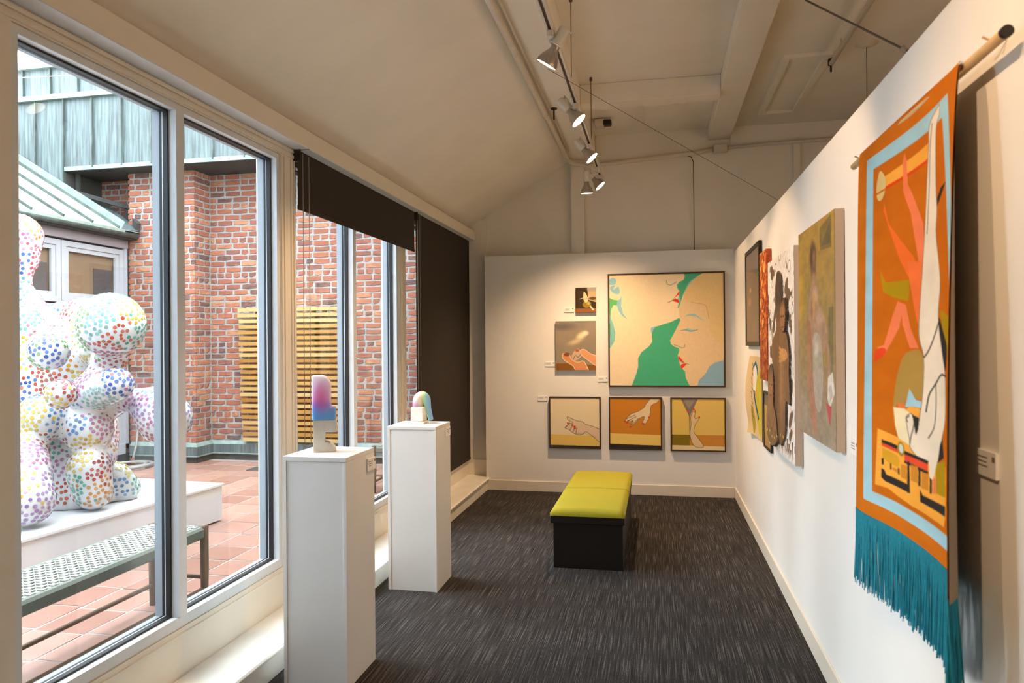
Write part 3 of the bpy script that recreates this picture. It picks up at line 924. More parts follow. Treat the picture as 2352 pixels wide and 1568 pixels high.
# ================================================================== painted pictures
class Art:
    """flat painting held as colours on the points of a fine mesh; coordinates run 0..1 from the top left"""
    def __init__(self, w_, h_, base, seed=1):
        self.w, self.h = w_, h_
        self.a = np.empty((h_, w_, 3))
        self.a[:] = np.array(base) / 255.0
        self.U, self.V = np.meshgrid((np.arange(w_) + .5) / w_, (np.arange(h_) + .5) / h_)
        self.r = np.random.RandomState(seed)
        self.asp = h_ / w_
        self.hgt = np.zeros((h_, w_))

    def noise(self, n, m=None):
        m = m or n
        g = self.r.rand(m + 2, n + 2)
        x, y = self.U * n, self.V * m
        xi, yi = x.astype(int), y.astype(int)
        fx, fy = x - xi, y - yi
        fx, fy = fx * fx * (3 - 2 * fx), fy * fy * (3 - 2 * fy)
        return (g[yi, xi] * (1 - fx) + g[yi, xi + 1] * fx) * (1 - fy) + (g[yi + 1, xi] * (1 - fx) + g[yi + 1, xi + 1] * fx) * fy

    def fbm(self, n, m=None, o=4):
        m = m or n
        t, s, k = 0, 0, 1.0
        for i in range(o):
            t = t + self.noise(n * 2 ** i, m * 2 ** i) * k
            s += k
            k *= .5
        return t / s

    def mix(self, mask, col):
        c = np.array(col) / 255.0 if not isinstance(col, np.ndarray) or col.ndim == 1 else col
        self.a = self.a * (1 - mask[..., None]) + c * mask[..., None]
        return self

    @staticmethod
    def smooth(pts, closed=True, n=6):
        P = [np.array(p, float) for p in pts]
        out = []
        N = len(P)
        for i in range(N if closed else N - 1):
            p0, p1, p2, p3 = (P[(i - 1) % N], P[i], P[(i + 1) % N], P[(i + 2) % N]) if closed else (P[max(i - 1, 0)], P[i], P[i + 1], P[min(i + 2, N - 1)])
            for k in range(n):
                t = k / n
                out.append(.5 * ((2 * p1) + (p2 - p0) * t + (2 * p0 - 5 * p1 + 4 * p2 - p3) * t * t + (3 * p1 - p0 - 3 * p2 + p3) * t ** 3))
        if not closed:
            out.append(P[-1])
        return out

    def mask_poly(self, pts, curve=False):
        if curve:
            pts = self.smooth(pts)
        p = np.array(pts, float)
        ss = 3
        x0, x1 = max(0, int(p[:, 0].min() * self.w) - 1), min(self.w, int(p[:, 0].max() * self.w) + 2)
        y0, y1 = max(0, int(p[:, 1].min() * self.h) - 1), min(self.h, int(p[:, 1].max() * self.h) + 2)
        mk = np.zeros((self.h, self.w))
        if x1 <= x0 or y1 <= y0:
            return mk
        X, Y = np.meshgrid((np.arange((x1 - x0) * ss) + .5) / ss / self.w + x0 / self.w, (np.arange((y1 - y0) * ss) + .5) / ss / self.h + y0 / self.h)
        ins = np.zeros(X.shape, bool)
        n = len(p)
        for i in range(n):
            xa, ya = p[i]
            xb, yb = p[(i + 1) % n]
            if ya == yb:
                continue
            c = (ya > Y) != (yb > Y)
            ins ^= c & (X < (xb - xa) * (Y - ya) / (yb - ya) + xa)
        mk[y0:y1, x0:x1] = ins.reshape(y1 - y0, ss, x1 - x0, ss).mean(axis=(1, 3))
        return mk

    def poly(self, pts, col, curve=False, alpha=1.0):
        m_ = self.mask_poly(pts, curve)
        self.mix(m_ * alpha, col)
        return m_

    def blob(self, cx, cy, rx, ry, col, alpha=1.0, soft=0.5, rot=0.0):
        dx, dy = self.U - cx, (self.V - cy) * self.asp
        c, s = math.cos(rot), math.sin(rot)
        d = np.sqrt(((dx * c + dy * s) / rx) ** 2 + ((-dx * s + dy * c) / (ry * self.asp)) ** 2)
        m_ = np.clip((1 - d) / max(soft, 1e-3), 0, 1)
        self.mix(m_ * m_ * (3 - 2 * m_) * alpha, col)
        return m_

    def line(self, pts, wd, col, alpha=1.0, curve=True, taper=False):
        if curve and len(pts) > 2:
            pts = self.smooth(pts, closed=False)
        P = np.array(pts, float)
        d = np.full((self.h, self.w), 9.0)
        px = 1.0 / self.w
        n = len(P) - 1
        for i in range(n):
            a, b = P[i], P[i + 1]
            ax, ay, bx, by = a[0], a[1] * self.asp, b[0], b[1] * self.asp
            L = (bx - ax) ** 2 + (by - ay) ** 2 + 1e-12
            t = np.clip(((self.U - ax) * (bx - ax) + (self.V * self.asp - ay) * (by - ay)) / L, 0, 1)
            e = np.hypot(self.U - ax - t * (bx - ax), self.V * self.asp - ay - t * (by - ay))
            if taper:
                e = e + wd * .5 * abs((i + t) / n * 2 - 1)
            d = np.minimum(d, e)
        self.mix(np.clip((wd / 2 - d) / px + .5, 0, 1) * alpha, col)
        return self

    def tex(self, amt, n=40, m=None):
        self.a = np.clip(self.a * (1 + amt * (self.fbm(n, m, 3)[..., None] - .5) * 2), 0, 1)
        return self

    def mesh(self, name, fn, material, parent, hscale=0.0):
        """fn(U, V, H) -> (N, 3) array of points"""
        w_, h_ = self.w, self.h
        u = np.linspace(0, 1, w_)
        v = np.linspace(0, 1, h_)
        U, V = np.meshgrid(u, v)
        P = fn(U.ravel(), V.ravel(), self.hgt.ravel() * hscale)
        me = bpy.data.meshes.new(name)
        nq = (w_ - 1) * (h_ - 1)
        me.vertices.add(w_ * h_)
        me.vertices.foreach_set('co', P.astype(np.float32).ravel())
        i = np.arange(h_ - 1)[:, None] * w_ + np.arange(w_ - 1)[None]
        q = np.stack([i, i + w_, i + w_ + 1, i + 1], -1).reshape(-1)
        me.loops.add(nq * 4)
        me.loops.foreach_set('vertex_index', q.astype(np.int32))
        me.polygons.add(nq)
        me.polygons.foreach_set('loop_start', np.arange(0, nq * 4, 4, dtype=np.int32))
        me.polygons.foreach_set('loop_total', np.full(nq, 4, dtype=np.int32))
        me.polygons.foreach_set('use_smooth', np.ones(nq, bool))
        ca = me.attributes.new('paint', 'FLOAT_COLOR', 'POINT')
        c = np.ones((h_ * w_, 4), np.float32)
        c[:, :3] = s2l(np.clip(self.a, 0, 1)).reshape(-1, 3)
        ca.data.foreach_set('color', c.ravel())
        me.materials.append(material)
        me.update()
        me.validate()
        o = bpy.data.objects.new(name, me)
        COL.objects.link(o)
        par(o, parent)
        return o


def hang(kind, art, label, x0=None, x1=None, z0=0, z1=1, depth=0.045, y0=None, y1=None, frame=None, fw=0.022, cat='painting', edge='rawcanvas', glazed=False, group=None, inset=0.004, hscale=0.0):
    """hang a picture on the end wall (x0..x1) or on the right wall (y0 near .. y1 far)"""
    back = x0 is not None
    if back:
        t = thing(kind, label, cat, ((x0 + x1) / 2, YB, z0), group)

        def B(ua, ub, va, vb, d0, d1):   # box in (across, up, out of wall)
            return MB().box(x0 + ua, x0 + ub, YB - d1, YB - d0, z0 + va, z0 + vb)
        wd, ht = x1 - x0, z1 - z0
    else:
        t = thing(kind, label, cat, (XR, (y0 + y1) / 2, z0), group)

        def B(ua, ub, va, vb, d0, d1):
            return MB().box(XR - d1, XR - d0, y1 - ub, y1 - ua, z0 + va, z0 + vb)
        wd, ht = y1 - y0, z1 - z0
    m0 = 0.0
    if frame:
        m0 = fw
        B(0, wd, ht - fw, ht, 0.002, depth).obj('frame_rail', M[frame], t, bevel=0.001)
        B(0, wd, 0, fw, 0.002, depth).obj('frame_rail', M[frame], t, bevel=0.001)
        B(0, fw, fw, ht - fw, 0.002, depth).obj('frame_rail', M[frame], t, bevel=0.001)
        B(wd - fw, wd, fw, ht - fw, 0.002, depth).obj('frame_rail', M[frame], t, bevel=0.001)
        B(fw, wd - fw, fw, ht - fw, 0.004, depth - 0.008).obj('backing_board', M['rawcanvas'], t)
        dd = depth - 0.006
    else:
        B(0, wd, 0, ht, 0.004, depth - 0.001).obj('stretcher', M[edge], t)
        dd = depth
    a0 = m0

    def fn(U, V, H):
        u = a0 + U * (wd - 2 * a0)
        v = ht - a0 - V * (ht - 2 * a0)
        P = np.empty((len(U), 3))
        if back:
            P[:, 0] = x0 + u
            P[:, 1] = YB - dd - H
        else:
            P[:, 0] = XR - dd - H
            P[:, 1] = y1 - u
        P[:, 2] = z0 + v
        return P
    art.mesh('canvas', fn, M['glazed' if glazed else 'paint'], t, hscale)
    return t


# ---------------------------------------------------------------- big two-faces painting
def cv(pts, f=None):
    """crop pixels of the large painting to 0..1"""
    out = []
    for x, y in pts:
        u = (x - 192) / 1290.0
        yt, yb_ = 152 - 27 * u, 1397 + 6 * u
        out.append((u, (y - yt) / (yb_ - yt)))
    return out


A = Art(250, 250, (240, 220, 182), 3)
GREEN, BLUE, RED, TAN = (70, 176, 134), (142, 196, 208), (226, 50, 26), (228, 196, 150)
A.poly(cv([(1060, 300), (1130, 215), (1290, 120), (1490, 100), (1490, 1130), (1380, 1140), (1320, 1180), (1270, 1270), (1200, 1420), (1110, 1420), (1060, 1310), (1050, 1230), (990, 1160), (985, 1060), (990, 1010), (940, 960), (890, 920), (890, 880), (940, 780), (1000, 660), (985, 520), (1030, 420)]), (228, 200, 156))
A.poly(cv([(1130, 215), (1290, 120), (1490, 100), (1490, 900), (1330, 800), (1320, 640), (1270, 490), (1120, 460), (1040, 400), (1060, 300)]), (226, 196, 132), alpha=.6, curve=True)
A.poly(cv([(438, 1420), (500, 1260), (520, 1190), (520, 1090), (560, 1020), (650, 950), (682, 905), (680, 780), (720, 735), (900, 680), (990, 635), (1003, 660), (985, 700), (945, 780), (885, 890), (895, 930), (940, 962), (985, 975), (990, 1010), (970, 1060), (985, 1120), (1000, 1190), (1050, 1235), (1058, 1310), (1110, 1420)]), GREEN)
A.poly(cv([(1045, 100), (1055, 170), (1045, 205), (1000, 228), (968, 260), (970, 300), (1000, 340), (985, 400), (1000, 440), (985, 480), (972, 520), (985, 525), (1010, 450), (1040, 360), (1080, 285), (1130, 215), (1200, 165), (1290, 110)]), GREEN, curve=False)
A.line(cv([(1040, 365), (1080, 285), (1130, 218), (1200, 168)]), .014, BLUE, taper=True)
A.line(cv([(975, 430), (1000, 400), (985, 480)]), .008, BLUE)
A.poly(cv([(915, 430), (960, 380), (990, 335), (1000, 345), (985, 375), (950, 400)]), RED)
A.poly(cv([(915, 445), (950, 422), (975, 425), (992, 445), (988, 468), (950, 455)]), RED)
A.line(cv([(862, 465), (910, 440), (950, 418)]), .006, (120, 110, 90))
A.line(cv([(850, 212), (856, 250), (890, 266), (930, 250), (965, 228)]), .005, (110, 150, 140))
A.poly(cv([(976, 1058), (1000, 1085), (1050, 1150), (1000, 1120), (978, 1100)]), RED)
A.poly(cv([(1070, 1155), (1030, 1150), (1002, 1165), (1000, 1190), (1018, 1210), (1045, 1180)]), RED)
A.line(cv([(965, 1075), (975, 1110), (1030, 1140), (1092, 1160)]), .005, (130, 130, 130))
A.line(cv([(928, 938), (975, 952), (1015, 972), (1045, 965), (1050, 935)]), .005, (120, 140, 130))
A.line(cv([(1040, 625), (1090, 605), (1150, 603), (1200, 625), (1268, 680)]), .022, BLUE, taper=True)
A.poly(cv([(1010, 776), (1050, 768), (1085, 750), (1125, 768), (1190, 770), (1150, 785), (1090, 782)]), BLUE)
A.line(cv([(1008, 778), (1060, 772), (1120, 788), (1192, 770)]), .005, (110, 130, 130))
A.line(cv([(1120, 462), (1270, 490), (1300, 550), (1318, 640)]), .003, (170, 140, 90))
A.poly(cv([(1490, 1108), (1380, 1140), (1320, 1180), (1275, 1265), (1205, 1335), (1180, 1420), (1490, 1420)]), (140, 180, 202), curve=False)
A.poly(cv([(670, 745), (730, 728), (700, 760), (680, 810), (668, 790)]), BLUE)
A.blob(*cv([(235, 222)])[0], .034, .034, BLUE, soft=.05)
A.poly(cv([(180, 222), (235, 185), (235, 258), (180, 260)]), BLUE)
A.poly(cv([(200, 290), (260, 265), (240, 315), (300, 280), (315, 345), (285, 368), (230, 345)]), BLUE, curve=True)
A.poly(cv([(185, 402), (240, 428), (290, 435), (285, 490), (240, 492), (215, 540), (205, 640), (185, 640)]), (100, 186, 110))
A.poly(cv([(330, 380), (335, 430), (330, 500), (350, 580), (405, 655), (340, 610), (300, 555), (280, 490), (290, 436), (315, 425)]), BLUE)
A.poly(cv([(185, 520), (205, 620), (240, 710), (262, 800), (255, 890), (205, 972), (185, 985)]), (130, 196, 190), curve=False)
A.line(cv([(200, 700), (205, 850)]), .008, (100, 186, 110))
A.tex(.02, 60)
hang('large_painting', A, 'large framed painting of two faces with green and blue shapes', -0.506, 0.687, 1.141, 2.334, depth=0.05, frame='frame', fw=0.016)

# ---------------------------------------------------------------- three small hand pictures
INK = (70, 62, 56)
PAPER = (238, 222, 196)


def outline(a, pts, fill, wd=.007, col=INK):
    a.poly(pts, fill, curve=True)
    a.line(list(pts) + [pts[0]], wd, col)


A = Art(130, 130, (238, 220, 180), 4)
A.poly([(0, .74), (1, .76), (1, 1), (0, 1)], (236, 200, 104))
A.poly([(0, .955), (1, .965), (1, 1), (0, 1)], (44, 44, 44))
outline(A, [(1.02, .63), (.84, .56), (.72, .53), (.66, .48), (.55, .46), (.44, .42), (.35, .38), (.36, .44), (.46, .50), (.40, .52), (.30, .60), (.38, .64), (.45, .70), (.55, .74), (.66, .73), (.72, .68), (.84, .75), (1.02, .88)], (228, 200, 164))
for q in ([(.30, .61), (.40, .50)], [(.40, .65), (.46, .55)], [(.46, .69), (.52, .57)], [(.52, .72), (.54, .60)]):
    A.line(q, .009, INK)
for q in ((.36, .51), (.45, .55), (.49, .58), (.50, .61)):
    A.blob(q[0], q[1], .026, .022, (216, 62, 40), soft=.3)
for k in range(14):
    A.line([(.52 + .03 * k, .74 - .002 * k + .012 * max(0, k - 6)), (.55 + .03 * k, .70 + .012 * max(0, k - 6))], .006, (120, 104, 88), alpha=.7)
hang('hand_picture', A, 'small framed picture of a hand with red nails on cream, leftmost of three', -1.143, -0.592, 0.479, 1.032, depth=0.045, frame='frame', fw=0.014, glazed=True, group='framed hand pictures')
A = Art(130, 130, (206, 132, 36), 5)
A.poly([(0, .70), (1, .72), (1, .93), (0, .91)], (240, 206, 110))
A.poly([(0, .91), (1, .93), (1, 1), (0, 1)], (42, 44, 44))
outline(A, [(1.0, -.02), (.84, -.02), (.72, .10), (.68, .17), (.55, .26), (.42, .31), (.32, .41), (.30, .47), (.40, .42), (.34, .49), (.46, .44), (.41, .56), (.52, .47), (.58, .40), (.68, .36), (.64, .50), (.70, .50), (.78, .36), (.80, .25), (.82, .14), (.95, .06)], (232, 208, 166))
for q in ([(.32, .41), (.50, .33)], [(.36, .45), (.52, .36)], [(.43, .53), (.56, .40)]):
    A.line(q, .008, INK)
for q in ((.30, .46), (.335, .485), (.405, .57), (.665, .50), (.77, .37)):
    A.blob(q[0], q[1], .026, .02, (216, 62, 34), soft=.3)
hang('hand_picture', A, 'small framed picture of a reaching hand on orange, middle of three', -0.506, 0.045, 0.480, 1.032, depth=0.045, frame='frame', fw=0.014, glazed=True, group='framed hand pictures')
A = Art(130, 130, (226, 192, 96), 6)
A.poly([(0, .70), (.34, .70), (.34, .91), (0, .91)], (132, 110, 16))
A.poly([(.34, .70), (1, .70), (1, .92), (.34, .91)], (202, 138, 42))
A.poly([(0, .91), (1, .92), (1, 1), (0, 1)], (232, 210, 164))
A.poly([(.18, 0), (.50, 0), (.34, .36)], (128, 116, 104))
A.poly([(.22, 0), (.46, 0), (.33, .2)], (170, 156, 140), alpha=.6)
A.line([(.34, .34), (.345, .78)], .012, (96, 84, 76), curve=False)
outline(A, [(.36, .36), (.42, .22), (.45, .24), (.44, .38), (.52, .36), (.50, .42), (.45, .50), (.42, .64), (.50, .76), (.60, .93), (.44, .93), (.36, .78), (.35, .62), (.37, .50)], (226, 196, 152))
for q in ((.325, .245), (.42, .20), (.445, .25), (.525, .36)):
    A.blob(q[0], q[1], .02, .026, (216, 66, 30), soft=.3)
hang('hand_picture', A, 'small framed picture of an upright hand on yellow, rightmost of three', 0.131, 0.687, 0.478, 1.032, depth=0.045, frame='frame', fw=0.014, glazed=True, group='framed hand pictures')

# ---------------------------------------------------------------- fruit still life, clouds and hands
A = Art(80, 96, (66, 48, 26), 7)
A.mix(A.fbm(4) * .7, (40, 30, 18))
A.poly([(.58, 0), (1, 0), (1, .6), (.62, .5)], (196, 170, 128))
A.blob(.8, .08, .35, .1, (150, 160, 160), .7)
A.blob(.85, .45, .25, .08, (84, 62, 34), .9)
A.poly([(0, .84), (1, .84), (1, 1), (0, 1)], (150, 92, 44))
A.blob(.55, .68, .24, .17, (150, 124, 40), 1, .3)
A.blob(.64, .64, .14, .1, (206, 180, 96), .9, .8)
A.poly([(.40, .20), (.46, .19), (.56, .32), (.60, .55), (.48, .60), (.38, .45)], (226, 206, 160), curve=True)
A.line([(.22, .46), (.40, .42), (.52, .46), (.70, .32)], .03, (214, 190, 140))
A.poly([(.68, .76), (.74, .72), (.92, .9), (.84, .93)], (232, 210, 170))
hang('small_canvas', A, 'tiny unframed still life canvas with peeled fruit, highest on the end wall', -0.849, -0.633, 1.933, 2.198, depth=0.035, edge='frame')
A = Art(120, 146, (168, 150, 124), 8)
A.mix(A.fbm(3, 4), (132, 124, 112))
A.blob(.2, .12, .45, .12, (112, 106, 100), .9, .9)
A.blob(.65, .30, .22, .10, (244, 228, 180), 1, .9, -.5)
A.blob(.5, .42, .3, .09, (226, 206, 162), .8, 1, -.3)
A.blob(.75, .25, .12, .07, (250, 238, 204), .9, .9)
A.poly([(0, .86), (.3, .86), (1, .9), (1, 1), (0, 1)], (140, 90, 30))
outline(A, [(1.05, .72), (.86, .66), (.72, .58), (.62, .60), (.66, .70), (.78, .78), (1.05, .92)], (226, 160, 112), .012, (240, 224, 196))
outline(A, [(.84, 1.05), (.70, .82), (.55, .84), (.40, .78), (.34, .68), (.20, .66), (.17, .74), (.26, .82), (.44, .92), (.54, 1.05)], (216, 146, 96), .014, (244, 228, 204))
A.blob(.28, .68, .1, .05, (110, 54, 24), .8)
A.poly([(.40, .72), (.48, .60), (.56, .56), (.62, .62), (.64, .72), (.52, .80), (.44, .80)], (206, 176, 146), curve=True)
A.line([(.44, .78), (.5, .7), (.56, .74), (.62, .68)], .012, (90, 60, 40))
A.blob(.54, .60, .06, .04, (190, 84, 50), .9)
hang('cloud_canvas', A, 'unframed canvas of cupped hands under stormy clouds', -1.067, -0.640, 1.318, 1.842, depth=0.035)

# labels on the end wall
for (xa, za, lab) in ((-0.922, 1.962, 'small wall label left of the still life canvas'), (-1.134, 1.381, 'small wall label left of the cloud canvas'),
                      (-0.569, 1.219, 'small wall label at lower left of the large painting'), (-1.219, 1.011, 'small wall label left of the leftmost hand picture')):
    label_card('wall_label', lab, (xa, YB - 0.0005, za), (1, 0, 0), (0, 0, 1), 0.102, 0.05, group='wall labels')

# ---------------------------------------------------------------- right wall, far to near
A = Art(60, 150, (138, 118, 104), 9)
A.mix(A.fbm(3, 6) * .6, (104, 92, 84))
A.line([(.02, .30), (.9, .24)], .02, (150, 52, 40))
A.poly([(.70, .24), (.95, .22), (.95, .36)], (84, 120, 104))
A.blob(.35, .42, .1, .04, (206, 150, 110), .8)
A.blob(.3, .55, .14, .06, (186, 132, 96), .7)
hang('dark_framed_picture', A, 'brownish picture in a black frame, farthest on the right wall', z0=1.575, z1=2.378, y0=5.66, y1=6.52, depth=0.027, frame='blackframe', fw=0.035, glazed=True)
A = Art(70, 220, (196, 84, 34), 10)
A.mix(np.clip((A.fbm(7, 30, 3) - .52) * 8, 0, 1), (226, 134, 40))
A.mix(np.clip((A.fbm(9, 40, 3) - .55) * 9, 0, 1), (120, 48, 28))
A.mix(np.clip((A.fbm(8, 26, 3) - .60) * 9, 0, 1), (238, 190, 92))
A.mix(np.clip((A.V - .55) * 3, 0, 1) * .5, (140, 66, 40))
M['orangeedge'] = ramp_mat('mottled_orange_edge', [(0.35, rgb(150, 56, 28)), (0.55, rgb(206, 92, 36)), (0.7, rgb(228, 140, 60))], 30.0, (1, 1, 1), 4, 0.7)
hang('orange_abstract', A, 'narrow abstract painting in mottled red and orange', z0=1.336, z1=2.257, y0=5.215, y1=5.545, depth=0.037, edge='orangeedge')
A = Art(60, 90, (196, 168, 96), 12)
A.poly([(0, 0), (1, 0), (1, .22), (0, .22)], (120, 104, 84))
A.mix(np.clip((A.V - .6) * 2, 0, 1), (160, 120, 76))
hang('dark_framed_picture', A, 'small black framed yellowish picture low on the right wall', z0=0.838, z1=1.25, y0=5.20, y1=5.54, depth=0.02, frame='blackframe', fw=0.018, glazed=True)

# curled unframed drawing
A = Art(100, 150, (222, 196, 150), 13)
A.mix(A.fbm(4, 6) * .4, (204, 172, 118))
A.poly([(.42, .10), (.56, .08), (.72, .20), (.76, .5), (.60, .62), (.46, .4)], (242, 234, 216), curve=True)
A.line([(.42, .14), (.54, .09), (.68, .16), (.78, .34)], .07, (52, 108, 128))
A.poly([(.66, .3), (.92, .2), (.95, .9), (.75, .9), (.62, .7)], (206, 186, 52), curve=True)
A.blob(.56, .47, .08, .05, (224, 140, 40), 1)
A.line([(.50, .45), (.62, .62), (.75, .75)], .07, (40, 92, 116))
A.poly([(.30, .70), (.42, .64), (.55, .85), (.5, .98), (.36, .9)], (170, 150, 40), curve=True)
for k in range(12):
    A.line([(.34 + .02 * (k % 3), .1 + .06 * k), (.38 + .02 * (k % 3), .13 + .06 * k)], .03, (130, 96, 50))
ct = thing('curled_drawing', 'unframed curling paper drawing in yellow and blue, low at the far end', 'drawing', (XR, 6.05, 0.84))


def curl(U, V, H):
    P = np.empty((len(U), 3))
    bow = 0.040 * np.sin(math.pi * np.clip(V, 0, 1)) * (1 - U) ** 1.5
    P[:, 0] = XR - 0.006 - bow - 0.03 * np.clip((V - .8) / .2, 0, 1) ** 2 * (1 - U)
    P[:, 1] = 6.40 - U * 0.70
    P[:, 2] = 1.492 - V * 0.655 + 0.02 * np.sin(3 * U) * V
    return P


A.mesh('paper', curl, M['paint'], ct)

# mixed-media piece with cut-out figures
A = Art(150, 300, (240, 234, 226), 14)
for k in range(26):
    x, y = A.r.rand() * .95, A.r.rand()
    rr_ = .02 + .03 * A.r.rand()
    A.line([(x + rr_ * math.cos(a), y + rr_ * math.sin(a) / 1.6) for a in np.linspace(0, 6.3, 9)], .008, (60, 54, 50), alpha=.8)
A.mix(np.clip((A.fbm(9, 14, 3) - .60) * 14, 0, 1) * (np.abs(A.U - .5) > .2), (112, 92, 74))


def cut(pts, base, seed, hh):
    m_ = A.mask_poly(pts, True)
    A.mix(m_, base)
    A.hgt = np.maximum(A.hgt, m_ * hh)
    A.line(list(pts) + [pts[0]], .012, (24, 18, 14))
    return m_


BACK = [(0.50, 0.08), (0.61, 0.12), (0.63, 0.23), (0.66, 0.36), (0.81, 0.40), (0.89, 0.49), (0.88, 0.58), (0.90, 0.68), (0.89, 0.73), (0.76, 0.73), (0.74, 0.86), (0.66, 0.92), (0.54, 0.95), (0.45, 0.86), (0.35, 0.78), (0.34, 0.63), (0.21, 0.50), (0.27, 0.43), (0.38, 0.39), (0.43, 0.35), (0.39, 0.23), (0.42, 0.12)]
for q in ((.30, .30, .05, .06), (.24, .36, .06, .04), (.74, .17, .05, .05), (.80, .22, .04, .04), (.86, .80, .05, .06), (.84, .88, .04, .03), (.30, .42, .05, .03), (.86, .33, .03, .03)):
    A.blob(q[0], q[1], q[2], q[3], (112, 96, 76), 1, .25, .6)
m1 = cut(BACK, (138, 104, 72), 1, .6)
A.mix(m1 * np.clip(1 - np.abs(A.U - .60) * 5, 0, 1) * np.clip((A.V - .36) * 5, 0, 1) * .8, (182, 138, 92))
A.mix(m1 * np.clip(1 - np.abs(A.U - .42) * 7, 0, 1) * np.clip((A.V - .42) * 4, 0, 1) * .5, (96, 72, 50))
A.mix(m1 * np.clip((.34 - A.V) * 9, 0, 1), (88, 74, 58))
A.mix(m1 * np.clip((A.V - .70) * 4, 0, 1) * .8, (106, 82, 58))
A.line([(.52, .40), (.54, .55), (.53, .72)], .014, (108, 80, 54), alpha=.7)
m2 = cut([(0.73, 0.23), (0.79, 0.24), (0.82, 0.31), (0.78, 0.38), (0.71, 0.39), (0.64, 0.36), (0.63, 0.28)], (168, 122, 80), 2, 1.0)
A.mix(m2 * np.clip((.275 - A.V) * 20, 0, 1), (74, 56, 44))
A.mix(m2 * np.clip((A.U - .77) * 9, 0, 1) * .6, (110, 76, 50))
for q in ((.685, .315), (.755, .315)):
    A.blob(q[0], q[1], .020, .007, (40, 28, 22))
A.line([(.72, .315), (.715, .345), (.735, .347)], .008, (110, 74, 50))
A.line([(.69, .367), (.755, .367)], .014, (116, 62, 50))
A.poly([(0.59, 0.48), (0.70, 0.47), (0.80, 0.48), (0.84, 0.51), (0.71, 0.53), (0.61, 0.53)], (214, 158, 98), curve=True)
for k in range(4):
    A.line([(.66, .485 + .014 * k), (.55, .468 + .022 * k)], .034, (214, 158, 98))
m3 = cut([(0.15, 0.57), (0.28, 0.56), (0.34, 0.66), (0.33, 0.76), (0.43, 0.83), (0.47, 0.94), (0.23, 0.99), (0.03, 0.94), (0.01, 0.83), (0.09, 0.75), (0.09, 0.64)], (150, 112, 78), 3, .9)
A.mix(m3 * np.clip((.625 - A.V) * 16, 0, 1), (98, 76, 58))
A.mix(m3 * np.clip((A.V - .80) * 5, 0, 1) * .5, (116, 88, 62))
A.blob(.21, .68, .10, .055, (186, 140, 98), .8, .8)
for q in ((.165, .665), (.255, .665)):
    A.blob(q[0], q[1], .022, .007, (44, 30, 22))
A.line([(.21, .665), (.205, .695), (.225, .698)], .010, (112, 78, 54))
A.line([(.17, .722), (.255, .722)], .014, (120, 66, 54))
A.line([(.10, .84), (.24, .90), (.38, .84)], .010, (104, 78, 56))
for k in range(16):
    xk = .04 + .056 * k
    A.poly([(xk, .90 + .02 * (k % 3)), (xk + .05, .90 + .02 * (k % 3)), (xk + .02, .98 + .015 * (k % 2))], (122, 96, 70))
for k in range(7):
    A.blob(.06 + .10 * k, .90 + .04 * A.r.rand(), .022, .010, (214, 178, 76), 1, .4)
A.tex(.10, 30, 60)
hang('cutout_painting', A, 'white mixed-media painting with raised brown cut-out figures', z0=0.925, z1=2.143, y0=4.163, y1=5.10, depth=0.043, hscale=0.02)

# figure painting
A = Art(140, 330, (158, 134, 88), 15)
A.mix(np.clip((.50 - A.V) * 2.6, 0, 1) * .9, (182, 146, 66))
A.mix(np.clip((A.fbm(9, 3, 3) - .45) * 3, 0, 1) * np.clip((.6 - A.V) * 3, 0, 1) * .7, (150, 126, 76))
A.blob(.08, .30, .20, .30, (196, 152, 50), .8, 1)
A.poly([(0.64, 0.04), (0.93, 0.01), (0.92, 0.15), (0.65, 0.14)], (128, 112, 66), alpha=.9)
A.poly([(0.66, 0.125), (0.90, 0.04), (0.90, 0.13)], (108, 96, 62))
A.poly([(.84, .40), (.96, .40), (.94, .68), (.84, .68)], (112, 104, 72), alpha=.7)
A.poly([(.72, .42), (.80, .42), (.80, .66), (.72, .66)], (176, 142, 60), alpha=.5)
A.mix(np.clip((A.V - .60) * 4, 0, 1) * .95, (160, 144, 124))
A.blob(.45, .15, .12, .09, (104, 80, 58), 1, .5)
A.blob(.46, .22, .10, .06, (122, 92, 70), 1, .6)
A.blob(.48, .16, .06, .055, (156, 118, 92), .9, .7)
A.blob(.47, .26, .09, .05, (186, 148, 116), .9, .7)
A.poly([(0.36, 0.30), (0.57, 0.29), (0.60, 0.38), (0.78, 0.46), (0.80, 0.53), (0.70, 0.60), (0.44, 0.59), (0.33, 0.47)], (178, 142, 116), curve=True)
A.blob(.50, .33, .13, .05, (204, 170, 138), .9, .9)
A.blob(.42, .40, .07, .08, (166, 112, 82), .8, .9)
A.blob(.62, .44, .15, .06, (202, 168, 142), .8, .9)
A.poly([(.43, .32), (.52, .34), (.48, .42), (.44, .44)], (206, 160, 96), curve=True, alpha=.8)
A.poly([(0.26, 0.44), (0.36, 0.46), (0.40, 0.56), (0.34, 0.60), (0.27, 0.54)], (170, 118, 88), curve=True, alpha=.9)
A.poly([(0.44, 0.53), (0.64, 0.53), (0.70, 0.70), (0.62, 0.86), (0.46, 0.80)], (190, 178, 160), curve=True, alpha=.85)
A.blob(.53, .58, .10, .05, (214, 206, 192), .9, .9)
A.poly([(0.26, 0.55), (0.36, 0.58), (0.38, 0.74), (0.50, 0.94), (0.47, 0.98), (0.35, 0.90), (0.27, 0.75)], (176, 126, 100), curve=True, alpha=.95)
A.line([(.40, .70), (.52, .96)], .05, (190, 120, 100), alpha=.6)
A.line([(.74, .50), (.84, .62), (.82, .76), (.88, .80)], .07, (176, 138, 114), alpha=.9)
A.poly([(0.82, 0.70), (0.93, 0.67), (0.97, 0.76), (0.86, 0.83), (0.80, 0.79)], (224, 218, 208))
A.poly([(0.84, 0.74), (0.90, 0.72), (0.92, 0.78), (0.86, 0.80)], (196, 188, 176))
